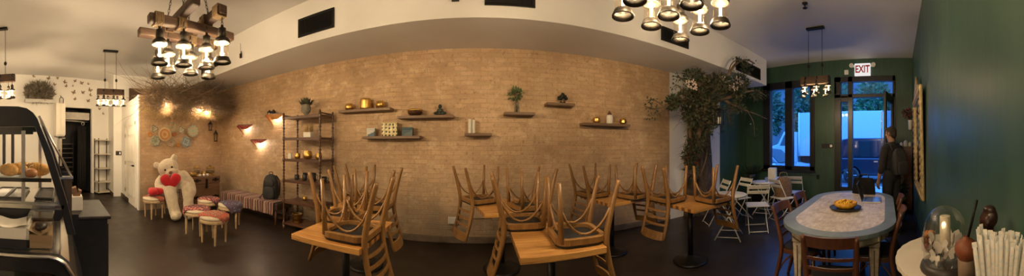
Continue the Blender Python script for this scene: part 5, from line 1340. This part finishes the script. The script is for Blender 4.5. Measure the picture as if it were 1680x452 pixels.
# jar of orange things
J = thing('sweet_jar', 'small open glass jar of orange and red sweets left of the dome', 'jar', (1.40,-.165,TZ+.001))
build('jar', G().lathe([(.034,0),(.037,.004),(.038,.075),(.033,.085),(.036,.095)], n=24), mt['glass'], J)
for z, m_ in ((.022,(.28,.045,.03)),(.052,(.22,.06,.04)),(.088,(.62,.20,.025))):
    g = G()
    for k in range(9): a = k*2.4; q = .019 if k else 0; g.sph((q*cos(a),q*sin(a),z+.006*((k*5) % 3-1)), (.013,.013,.015), 8, 6)
    o = build('filling', g, plain('sweet_%d' % int(z*1000), m_, .5, var=.3), J); o['kind'] = 'stuff'
D = thing('diffuser', 'terracotta ball vase with a dark stick in a pale cup, right of the dome', 'vase', (1.05,-.278,TZ+.001))
build('cup', G().lathe([(.03,0),(.034,.004),(.036,.090),(.033,.094),(.028,.09)], n=20), plain('beige_cup', (.22,.15,.10), .5), D)
build('ball', G(Matrix.Translation((0,0,.012))).lathe([(.012,.075),(.032,.082),(.046,.102),(.049,.122),(.043,.145),(.026,.160),(.013,.166),(.014,.172),(.010,.172),(.008,.16)], n=24), plain('terracotta', (.20,.055,.02), .55, var=.2, sc=12), D)
build('stick', G().cyl((0,0,.15),(-.028,-.036,.335),.006,n=6), mt['blackm'], D)
# carved figures
cw = plain('carved_dark_wood', (.032,.013,.009), .3, var=.4, sc=30)
def carved(label, p, s):
    blob('carved_figure', label, 'figurine', p, [((0,0,.05*s),(.032*s,.03*s,.055*s)),((0,0,.14*s),(.027*s,.025*s,.08*s)),((.0,.006*s,.25*s),(.029*s,.026*s,.036*s)),((.018*s,.008*s,.24*s),(.018*s,.02*s,.026*s)),((-.03*s,.0,.15*s),(.012*s,.016*s,.05*s)),((.03*s,0,.15*s),(.012*s,.016*s,.05*s)),((0,.03*s,.24*s),(.010*s,.012*s,.016*s)),((0,.01*s,.278*s),(.024*s,.02*s,.014*s))], cw, .006, 1.0)
carved('dark carved wooden figure standing behind the paper straws', (.815,-.295,1.021), 1.0)
carved('smaller dark carved wooden figure at the right edge behind the straws', (.70,-.318,1.021), .82)
# straws in a cup
cup = thing('straw_cup', 'dark cup holding the paper straws on the side counter', 'cup', (.575,-.235,1.021)); 
build('cup', G().lathe([(.036,0),(.040,.004),(.048,.095),(.050,.10),(.045,.10),(.036,.01),(.001,.008)], n=24), mt['blackc'], cup)
def straw_mat():
    m, nt, b, co = base('white_straw_paper')
    s = nt.nodes.new('ShaderNodeSeparateXYZ'); nt.links.new(co, s.inputs[0])
    f = noise(nt, mapped(nt, co, (90,90,160)), 1, 2); 
    mr = N(nt, 'ShaderNodeMapRange'); mr.inputs[1].default_value = .14; mr.inputs[2].default_value = .19; nt.links.new(s.outputs[2], mr.inputs[0])
    mu = N(nt, 'ShaderNodeMath', operation='MULTIPLY'); nt.links.new(ramp(nt, f, [(.52,(0,0,0)),(.58,(.35,.35,.35))]), mu.inputs[0]); nt.links.new(mr.outputs[0], mu.inputs[1])
    nt.links.new(mixc(nt, mu.outputs[0], (.74,.71,.64), (.42,.58,.66)), b.inputs['Base Color']); b.inputs['Roughness'].default_value = .8; return m
mt['straw'] = straw_mat()
rnd = random.Random(31)
rt = Vector((-.374,-.927,0)); fw_ = Vector((.927,-.374,0))     # across and away, seen from the room
S0 = None; k = 0
for row in range(4):
    for i in range(11):
        u = (i+.5*(row % 2))/10.5*2-1; d = (row-1.5)/1.5
        b0_ = rt*(u*.027)+fw_*(d*.024); L = .252+rnd.uniform(-.012,.010)-.022*max(0,u)-.008*row*.5
        tip = rt*(u*.060+.006+rnd.uniform(-.004,.004))+fw_*(d*.050); L += .020; tip.z = sqrt(max(L*L-(tip-b0_).length**2,.01)); dv = tip-b0_
        if S0 is None:
            g = G().tube([(0,0,0),(0,0,.012),(0,0,.235),(0,0,.246)], [.0035,.0046,.0046,.0035], 8, sq=(1.15,.9)); g.box((0,0,.250),(.011,.0016,.012))
            S0 = one('paper_straw', '', 'straw', g, mt['straw'], group='wrapped straws in the dark cup'); o = S0
        else: o = S0.copy(); COL.objects.link(o)
        o['label'] = 'white paper-wrapped straw standing in the dark cup'
        o.location = Vector((.575,-.235,1.033))+b0_; o.rotation_mode = 'QUATERNION'; o.rotation_quaternion = dv.to_track_quat('Z','Y') @ Matrix.Rotation(rnd.uniform(0,3),4,'Z').to_quaternion(); o.scale = (1,1,L/.252)
# ------------------------------------------------------------------ mirror, drawers, sconce, plant
og = plain('aged_gold_leaf', (.40,.31,.16), .45, .5, var=.4, sc=16, bp=.5, bsc=40)
MR = thing('mirror', 'tall ornate gold-framed mirror hung on the green wall', 'mirror', (4.06,WR+.028,.80)); MR.rotation_euler = (-.022,0,0)
W_, H_ = 1.26, 1.50
g = G()
for s in (-1,1): g.bx(s*W_/2-.06,s*W_/2+.06,-.02,.025,0,H_)
g.bx(-W_/2+.06,W_/2-.06,-.02,.025,0,.12).bx(-W_/2+.06,W_/2-.06,-.02,.025,H_-.12,H_); build('frame', g, og, MR, .014)
g = G()
for s in (-1,1):
    for i in range(16): g.sph((s*W_/2, .028, .05+i*(H_-.1)/15), (.045,.014,.045), 8, 6)
for i in range(13):
    for z in (.06,H_-.06): g.sph((-W_/2+.09+i*(W_-.18)/12, .028, z), (.045,.014,.04), 8, 6)
build('carving', g, og, MR)
build('glass', G().bx(-W_/2+.05,W_/2-.05,-.012,.002,.1,H_-.1), plain('mirror_silver', (.85,.87,.88), .03, 1, var=0), MR)
cr = [(-.42,0),(-.34,.10),(-.20,.13),(-.12,.22),(0,.30),(.12,.22),(.20,.13),(.34,.10),(.42,0)]
build('crest', G(Matrix.Translation((.12,0,H_))).prism(cr, -.02, .02, Matrix.Rotation(pi/2,4,'X')), og, MR, .012)
T_ = thing('tall_dresser', 'tall reddish-brown chest of drawers in the street-side corner', 'dresser', (6.26,-.19,0))
build('body', G().bx(-.18,.19,-.15,.15,.06,1.46), mt['redw'], T_, .005); build('top', G().bx(-.20,.19,-.165,.165,1.461,1.50), mt['redw'], T_, .006)
for i in range(5):
    dw = build('drawer', G().bx(-.195,-.181,-.135,.135,.10+i*.27,.345+i*.27), mt['redw'], T_, .005)
    for y in (-.07,.07): build('knob', G().sph((-.208,y,.225+i*.27), .015, 10, 6), mt['brass'], dw)
for x in (-.15,.16):
    for y in (-.12,.12): build('foot', G().cyl((x,y,0),(x,y,.06),.025,.03), mt['redw'], T_)
for i, (dx, dy, r, h, lb) in enumerate(((-.08,.10,.035,.10,'leftmost of the white jars on the tall dresser'),(-.05,.0,.05,.15,'middle, tallest of the white jars on the tall dresser'),(-.06,-.10,.04,.11,'rightmost of the white jars on the tall dresser'))):
    j = thing('lidded_jar', lb, 'jar', (6.26+dx,-.19+dy,1.501), 0, 'white jars on the tall dresser'); build('body', G().lathe([(r*.9,0),(r,.01),(r,h*.75),(r*.7,h*.8)], n=18), eg, j); build('lid', G().lathe([(r*.75,h*.8),(r*.8,h*.86),(r*.2,h*.93),(r*.22,h),(.001,h)], n=18), eg, j)
F = thing('flower_sconce', 'wall holder of dried red flowers above the tall dresser', 'wall decoration', (6.10,WR+.07,2.10))
build('holder', G().lathe([(.02,-.22),(.045,-.20),(.05,-.02),(.06,.0),(.05,0),(.04,-.18),(.001,-.18)], n=14), eg, F); build('back_plate', G().bx(-.05,.05,-.065,-.05,-.25,.05), mt['dkw'], F)
rnd = random.Random(14); g = G()
for i in range(26): g.tube([(0,0,-.05),(rnd.uniform(-.06,.06),rnd.uniform(-.03,.08),.08),(rnd.uniform(-.16,.16),rnd.uniform(-.03,.18),rnd.uniform(.10,.24))], .003, 4)
build('stems', g, mt['twig'], F); build('flowers', foliage(rnd, 150, (0,.06,.16), (.16,.10,.10), .05, .016), plain('dried_red_flower', (.16,.03,.025), .8, var=.5), F)
P = thing('potted_plant', 'dark bushy plant in a black pot on the floor by the green wall', 'plant', (5.50,-.02,0))
build('pot', G().lathe([(.10,0),(.14,.26),(.15,.28),(.135,.28),(.10,.05),(.001,.05)], n=20), mt['blackc'], P); build('soil', G().lathe([(.13,.24),(.001,.25)], n=16), mt['bark'], P)
build('leaves', foliage(random.Random(15), 420, (.0,.06,.55), (.22,.17,.30), .13, .028), mt['leafd'], P)
P = thing('spiky_plant', 'dark spiky houseplant on a stand by the green wall corner left of the window', 'plant', (6.0,3.68,0))
build('stand', G().lathe([(.14,0),(.14,.02),(.03,.04),(.03,.55),(.13,.58),(.13,.60),(.001,.60)], n=20), mt['blackm'], P); build('pot', G().lathe([(.09,.601),(.12,.78),(.105,.78),(.001,.74)], n=18), mt['blackc'], P); build('leaves', rosette(random.Random(3), 40, .76, .40, .028), mt['leafd'], P)
# ------------------------------------------------------------------ on the street wall
x, y, z = on_x(1415,114,WF-.05); X = thing('exit_sign', 'white EXIT sign with red letters and two emergency lamps above the door', 'exit sign', (WF-.001,y,z))
build('housing', G().bx(-.07,0,-.195,.195,-.15,.15), glow('exit_face', (.82,.78,.76), .26), X, .008)
c_ = bpy.data.curves.new('lettering', 'FONT'); c_.body = 'EXIT'; c_.align_x = 'CENTER'; c_.align_y = 'CENTER'; c_.size = .235; c_.extrude = .002; c_.offset = .006
c_.materials.append(plain('exit_red', (.55,.03,.03), .5, var=.03)); o = bpy.data.objects.new('lettering_curve', c_); COL.objects.link(o)
bpy.context.view_layer.update(); me_ = bpy.data.meshes.new_from_object(o.evaluated_get(bpy.context.evaluated_depsgraph_get())); bpy.data.objects.remove(o); o = bpy.data.objects.new('lettering', me_); COL.objects.link(o); o.parent = X; o.location = (-.0735,0,0); o.rotation_euler = (pi/2,0,-pi/2); o.scale = (.74,1.05,1)
for s in (-1,1):
    a = build('lamp_arm', G().bx(-.05,-.02,s*.195,s*.25,.07,.12), mt['winpl'], X, .004)
    build('lamp_head', G(Matrix.Translation((-.06,s*.27,.105)) @ Matrix.Rotation(-pi/2,4,'Y')).lathe([(.02,-.05),(.05,-.02),(.055,.03),(.045,.032),(.001,.028)], n=20), mt['winpl'], a)
x, y, z = on_x(1389,119,WF); one('alarm_box', 'small white alarm box left of the EXIT sign', 'alarm', G().bx(-.045,.001,-.05,.05,-.055,.055).cyl((-.05,0,0),(-.04,0,0),.02), mt['winpl'], (WF,y,z), 0, None, .005)
x, y, z = on_x(1357.5,239,WF); T_ = thing('thermostat', 'black thermostat panel with a small pale screen between window and door', 'thermostat', (WF,y,z)); build('panel', G().bx(-.02,.001,-.15,.15,-.055,.055), mt['blackp'], T_, .004); build('screen', G().bx(-.022,-.02,-.13,-.07,-.03,.03), mt['winpl'], T_)
x, y, z = on_x(1342,290,WF); T_ = thing('black_outlet', 'black outlet plate low on the green street wall', 'outlet', (WF,y,z)); build('plate', G().bx(-.008,-.001,-.04,.04,-.06,.06), mt['blackp'], T_, .002)
for k in (-1,1): build('socket', G().bx(-.011,-.008,-.018,.018,k*.028-.016,k*.028+.016), mt['blackm'], T_)
p = (5.98-.02,2.92+.10,.721); one('paper_lantern', 'square white lamp box on the far bistro table under the window', 'lamp', G().bx(-.10,.10,-.10,.10,0,.24).bx(-.085,.085,-.085,.085,.24,.25), plain('rice_paper', (.72,.70,.64), .8), p, .3, None, .006)
one('tumbler', 'small glass tumbler on the nearer bistro table under the window', 'glass', G().lathe([(.03,0),(.036,.10),(.033,.10),(.028,.006),(.001,.006)], n=18), clear('tumbler_glass', (.9,.95,1), .2), (5.20,2.78,.721))
# woven bag on the folding chair
B = thing('woven_bag', 'brown woven bag sitting on the white folding chair', 'bag', (5.10,2.33,.462), math.radians(-28))
build('bag_body', G().grid(pack(.20,.13,.42,.8), 28, 16, True, 0, True), plain('woven_straw', (.20,.115,.055), .9, var=.5, sc=35, bp=.8, bsc=60), B)
build('carry_handle', G().tube(sp([(-.10,0,.36),(-.08,0,.48),(.08,0,.48),(.10,0,.36)]), .010), mt['rope'], B)
# ------------------------------------------------------------------ the man at the door
PE = thing('person', 'man in dark clothes with a backpack standing at the far end of the oval table', 'person', (4.78,.10,0), math.radians(-49))
skin = plain('skin', (.34,.19,.13), .55, var=.08, sc=20)
hairm = plain('dark_hair', (.035,.024,.018), .7, var=.4, sc=60, bp=.6, bsc=150)
shirt = plain('charcoal_shirt', (.018,.017,.018), .9, var=.2, sc=14, bp=.3, bsc=120); trou = plain('black_trousers', (.010,.010,.013), .85, var=.2, bp=.2)
def lb(g, pts, rs, k=5, n=14):
    P = sp(pts, k); R = []
    for i in range(len(P)):
        q = i/k; a = min(int(q), len(rs)-2); R.append(rs[a]+(rs[a+1]-rs[a])*(q-a))
    g.tube(P, R, n); g.sph(P[0], R[0], n, 8); g.sph(P[-1], R[-1], n, 8)
def melt(o, v, it=3):
    r = o.modifiers.new('merge','REMESH'); r.mode = 'VOXEL'; r.voxel_size = v; r.use_smooth_shade = True
    s = o.modifiers.new('smooth','SMOOTH'); s.iterations = it
g = G()
g.sph((0,0,1.36),(.165,.105,.16),18,12); g.sph((0,0,1.17),(.145,.10,.18),18,12); g.sph((0,0,.98),(.155,.11,.13),18,12)
lb(g, [(0,-.01,1.46),(0,.01,1.57),(0,.025,1.64)], [.075,.058,.056])
HD = Matrix.Translation((0,.035,1.735)) @ Matrix.Rotation(.35,4,'Z') @ Matrix.Rotation(-.08,4,'X')
g.M = HD
g.sph((0,-.012,.025),(.077,.098,.095),18,12); g.sph((0,.022,-.05),(.058,.068,.068),16,10); g.sph((0,.060,-.085),(.028,.025,.022),10,8)
g.sph((0,.093,-.018),(.013,.022,.024),10,8); g.sph((0,.084,.008),(.010,.012,.028),8,6); g.sph((0,.078,-.058),(.024,.014,.010),10,6)
for s in (-1,1):
    g.sph((s*.080,-.008,-.012),(.012,.020,.034),10,8); g.sph((s*.032,.076,.022),(.022,.014,.008),8,6); g.sph((s*.042,.058,-.03),(.02,.02,.02),8,6)
g.M = Matrix()
for s in (-1,1):
    lb(g, [(s*.165,-.01,1.455),(s*.225,-.03,1.30),(s*.255,-.035,1.16),(s*.262,.01,1.03),(s*.262,.05,.915)], [.062,.052,.043,.038,.027])
    c = Vector((s*.262,.062,.875)); lb(g, [(s*.262,.05,.915),(s*.262,.064,.86),(s*.258,.072,.825)], [.027,.034,.030], 4)
    for k, (dy, L) in enumerate(((.030,.072),(.010,.082),(-.010,.076),(-.028,.060))):
        b_ = Vector((s*.262,.070+dy,.828)); lb(g, [b_, b_+Vector((-s*.006,.006,-L*.45)), b_+Vector((-s*.022,.006,-L*.8)), b_+Vector((-s*.036,.004,-L))], [.0105,.0095,.0088,.0078], 3, 8)
    lb(g, [(s*.258,.085,.875),(s*.246,.118,.845),(s*.238,.126,.808)], [.015,.012,.0095], 3, 8)
    lb(g, [(s*.085,0,.95),(s*.098,.012,.72),(s*.10,.02,.50),(s*.10,-.015,.32),(s*.10,-.03,.085)], [.098,.080,.056,.054,.036])
    lb(g, [(s*.10,-.05,.045),(s*.108,.06,.04),(s*.115,.15,.03)], [.036,.036,.026])
bo = build('body', g, skin, PE); melt(bo, .0065, 3)
g = G(HD); g.sph((0,-.024,.038),(.084,.098,.094),18,12); g.sph((0,-.06,-.02),(.068,.058,.075),14,10); g.sph((0,.05,.085),(.055,.04,.03),12,8)
for s in (-1,1): g.sph((s*.076,.015,.0),(.009,.016,.035),8,6)
o = build('hair', g, hairm, PE); melt(o, .008, 3)
for s in (-1,1): build('eye', G(HD).sph((s*.032,.086,.008),(.011,.008,.008),10,6), mt['blackc'], PE)
g = G(); g.sph((0,0,1.37),(.19,.125,.17),18,12); g.sph((0,0,1.18),(.17,.122,.20),18,12); g.sph((0,0,1.0),(.178,.13,.13),18,12); lb(g, [(0,-.005,1.48),(0,.005,1.545)], [.085,.068])
lb(g, [(-.15,-.01,1.46),(.15,-.01,1.46)], [.075,.075])
for s in (-1,1): lb(g, [(s*.165,-.01,1.455),(s*.225,-.03,1.30),(s*.257,-.036,1.15),(s*.262,-.015,1.08)], [.076,.068,.062,.058])
o = build('shirt', g, shirt, PE); melt(o, .011, 4)
g = G(); g.sph((0,0,.96),(.168,.122,.11),18,12)
for s in (-1,1): lb(g, [(s*.085,0,.94),(s*.098,.012,.72),(s*.10,.02,.50),(s*.10,-.012,.30),(s*.10,-.03,.10)], [.108,.094,.074,.068,.062])
o = build('trousers', g, trou, PE); melt(o, .011, 4)
for s in (-1,1):
    g = G(); lb(g, [(s*.10,-.055,.05),(s*.108,.06,.048),(s*.116,.165,.038)], [.050,.048,.036]); g.bx(s*.108-.045,s*.108+.045,-.10,.195,0,.024); o = build('shoe', g, mt['blackc'], PE); melt(o, .009, 2)
T_ = Matrix.Translation((0,-.20,1.02)) @ Matrix.Rotation(pi,4,'Z')
bpk = build('backpack', G(T_).grid(pack(.155,.10,.46), 28, 16, True, 0, True), NY, PE)
build('pocket', G(Matrix.Translation((0,-.29,1.04)) @ Matrix.Rotation(pi,4,'Z')).grid(pack(.12,.04,.22), 24, 10, True, 0, True), NY, bpk)
for s in (-1,1): build('strap', G().tube(sp([(s*.09,-.13,1.42),(s*.115,-.06,1.545),(s*.13,.06,1.52),(s*.14,.135,1.38),(s*.155,.11,1.22),(s*.15,-.10,1.12)]), .02, 6, sq=(1,.45)), NY, bpk)
# ------------------------------------------------------------------ the street at dusk
GZ = .10
struct('floor_pavement', G().bx(6.7,9.2,-14,22,-.10,GZ-.04), plain('pavement', (.34,.34,.34), .8, var=.1, sc=3))
struct('floor_road', G().bx(9.2,30,-25,40,-.15,GZ-.10), plain('asphalt', (.12,.12,.125), .8, var=.15, sc=4)); GR = GZ-.10
struct('trim_3', G().bx(9.2,9.45,-14,22,GR,GZ-.02), plain('kerb_stone', (.42,.42,.42), .8, var=.1), None, .01)
struct('wall_opposite', G().bx(26,27,-25,40,GR,12), plain('far_facade', (.15,.145,.14), .9, var=.4, sc=.6))
def car(name, label, loc, rz, L, Wd, H, paint, suv):
    t = thing(name, label, 'car', loc, rz)
    h0, hb = .30, H*.56
    low = [(-L/2,.45),(-L/2+.05,hb*.93),(-L/2+.55 if not suv else -L/2+.12,hb)] + [(L/2-1.15,hb),(L/2-.25,hb*.86),(L/2,hb*.62),(L/2,.36)] + [(L/2-.35,h0)]
    def arch(cx): return [(cx+.40*cos(a), h0+.02+.40*sin(a)) for a in [pi*k/8 for k in range(9)]]
    low += arch(L/2-.85)+arch(-L/2+.85)+[(-L/2+.2,h0)]
    T = Matrix.Rotation(pi/2,4,'X')
    build('car_body', G().prism(low, -Wd/2, Wd/2, T), paint, t, .05)
    top = [(-L/2+.15,hb),(-L/2+.45,H-.05),(-L/2+.8,H),(.35,H),(.75,H-.05),(L/2-1.25,hb)] if suv else [(-L/2+.55,hb),(-L/2+1.25,H-.03),(-.1,H),(.45,H-.05),(L/2-1.2,hb)]
    w2 = Wd/2-.10; cab = build('cabin', G().prism(top, -w2, w2, T), paint, t, .05)
    xs = [(-L/2+.5,-.55),(-.48,.42),(.48,L/2-1.45)]
    dg = plain('car_glass_'+name, (.02,.025,.03), .05, spec=.9, var=0)
    for sd in (-1,1):
        for i, (a, b) in enumerate(xs):
            z0, z1 = hb+.06, H-.12; q = [(a+(.25 if i == 0 else 0),z1),(b-(.38 if i == 2 else 0),z1-(.05 if i == 2 else 0)),(b,z0),(a,z0)]
            build('side_window', G().prism(q, sd*w2-.012, sd*w2+.012, T), dg, cab, .008)
        build('mirror', G().sph((.72,sd*(Wd/2+.07),hb+.12),(.07,.10,.07),12,8), paint, t)
        build('headlight', G().sph((L/2-.06,sd*(Wd/2-.25),hb*.74),(.08,.17,.08),12,8), plain('lamp_lens', (.7,.7,.7), .1), t)
        build('tail_light', G().bx(-L/2-.012,-L/2+.03,sd*(Wd/2-.22)-.12,sd*(Wd/2-.22)+.12,hb*.72,hb*.92), plain('tail_red', (.35,.02,.02), .2), t)
        for a in (-.30,.95): build('door_handle', G().bx(a-.3,a-.14,sd*(Wd/2+.012)-.012,sd*(Wd/2+.012)+.012,hb*.84,hb*.88), mt['steel'], t)
        for cx in (L/2-.85,-L/2+.85):
            w = build('wheel', G(Matrix.Translation((cx,sd*(Wd/2-.10),.335)) @ Matrix.Rotation(pi/2,4,'X')).lathe([(.22,-.10),(.31,-.10),(.335,-.06),(.335,.06),(.31,.10),(.22,.10)], n=28), mt['blackc'], t)
            g = G(Matrix.Translation((cx,sd*(Wd/2-.02),.335)) @ Matrix.Rotation(pi/2,4,'X'))
            g.lathe([(.05,-.02),(.05,.02)], n=12)
            for k in range(5): a = k*2*pi/5; g.tube([(.03*cos(a),.03*sin(a),0),(.225*cos(a),.225*sin(a),0)], .025, 6)
            build('rim', g, mt['steel'], w)
    build('windscreen', G().add([(top[-2][0]+.03,-w2+.06,top[-2][1]-.01),(top[-1][0]+.01,-w2+.04,hb+.03),(top[-1][0]+.01,w2-.04,hb+.03),(top[-2][0]+.03,w2-.06,top[-2][1]-.01)], [(0,1,2,3)]), dg, cab)
    build('bumper', G().bx(L/2-.05,L/2+.06,-Wd/2+.08,Wd/2-.08,.32,.52), mt['blackc'], t, .03)
    return t
car('suv', 'dark blue SUV parked across the open door', (11.6,.35,GR), -pi/2, 4.75, 1.9, 1.86, plain('navy_paint', (.018,.026,.045), .2, .3, var=0, coat=.6), True)
car('sedan', 'pale sedan parked outside the double window', (10.9,5.9,GR), -pi/2, 4.5, 1.78, 1.42, plain('silver_paint', (.26,.27,.28), .25, .3, var=0, coat=.5), False)
t = thing('box_truck', 'white box truck parked behind the dark SUV', 'truck', (15.6,3.3,GR), pi/2)
wp = plain('truck_white', (.46,.46,.46), .5, var=.03)
build('cargo_box', G().bx(-3.2,2.3,-1.15,1.15,.95,3.45), wp, t, .03)
for x in (-3.2,2.3): build('corner_trim', G().bx(x-.04,x+.04,-1.17,1.17,.93,3.47), mt['steel'], t, .01)
cabp = [(2.45,.55),(2.45,2.35),(3.35,2.40),(3.75,1.65),(4.35,1.45),(4.45,.55)]; cb = build('cab', G().prism(cabp, -1.0, 1.0, Matrix.Rotation(pi/2,4,'X')), wp, t, .05)
dgt = plain('truck_glass', (.03,.035,.045), .06, var=0)
for s in (-1,1): build('side_window', G().prism([(2.75,1.55),(2.75,2.2),(3.3,2.2),(3.6,1.55)], s*1.0-.012, s*1.0+.012, Matrix.Rotation(pi/2,4,'X')), dgt, cb)
build('chassis', G().bx(-3.1,4.2,-.45,.45,.50,.93), mt['blackc'], t)
for x in (-2.0,3.55):
    for s in (-1,1): build('wheel', G(Matrix.Translation((x,s*.90,.46)) @ Matrix.Rotation(pi/2,4,'X')).lathe([(.05,-.13),(.40,-.13),(.46,-.08),(.46,.08),(.40,.13),(.24,.13),(.22,.06),(.05,.06)], n=26), mt['blackc'], t)
TL_ = ['street tree seen over the sedan through the left window pane','street tree filling the top of the right window pane','street tree rising behind the cab of the box truck','street tree seen above the box truck through the transom','street tree at the right of the open door, behind the truck']
for i, (x, y) in enumerate(((20.4,11.0),(21,8.0),(20.5,4.9),(21,1.9),(20.4,-1.2))):
    rnd = random.Random(40+i); t = thing('street_tree', TL_[i], 'tree', (x,y,GR), i*1.1, 'street trees across the road')
    g = G().tube(sp([(0,0,0),(.05,.03,1.5),(-.05,.05,3),(.1,0,4.5)]), [.2-.006*k for k in range(19)], 10)
    for k in range(7): a = k*2.3; g.tube([(0,0,2.2+.25*k),(.7*cos(a),.7*sin(a),3.2+.3*k),(1.0*cos(a),1.0*sin(a),3.9+.3*k)], [.08,.05,.02], 6)
    build('trunk', g, mt['bark'], t)
    g = foliage(rnd, 1500, (0,0,4.6), (1.3,1.3,2.6), .40, .12, 0); build('foliage', g, plain('street_leaf_%d' % i, (.08,.145+.012*i,.07), .6, var=.5, sc=2), t)
# pavement table and chair outside the window
o = again(b0, (7.9,3.55,GZ-.04), .3, 'white round bistro table standing out on the pavement', 'white round bistro tables')
o = again(f0, (8.3,4.15,GZ-.04), 2.6, 'white folding chair standing out on the pavement', 'white folding bistro chairs')
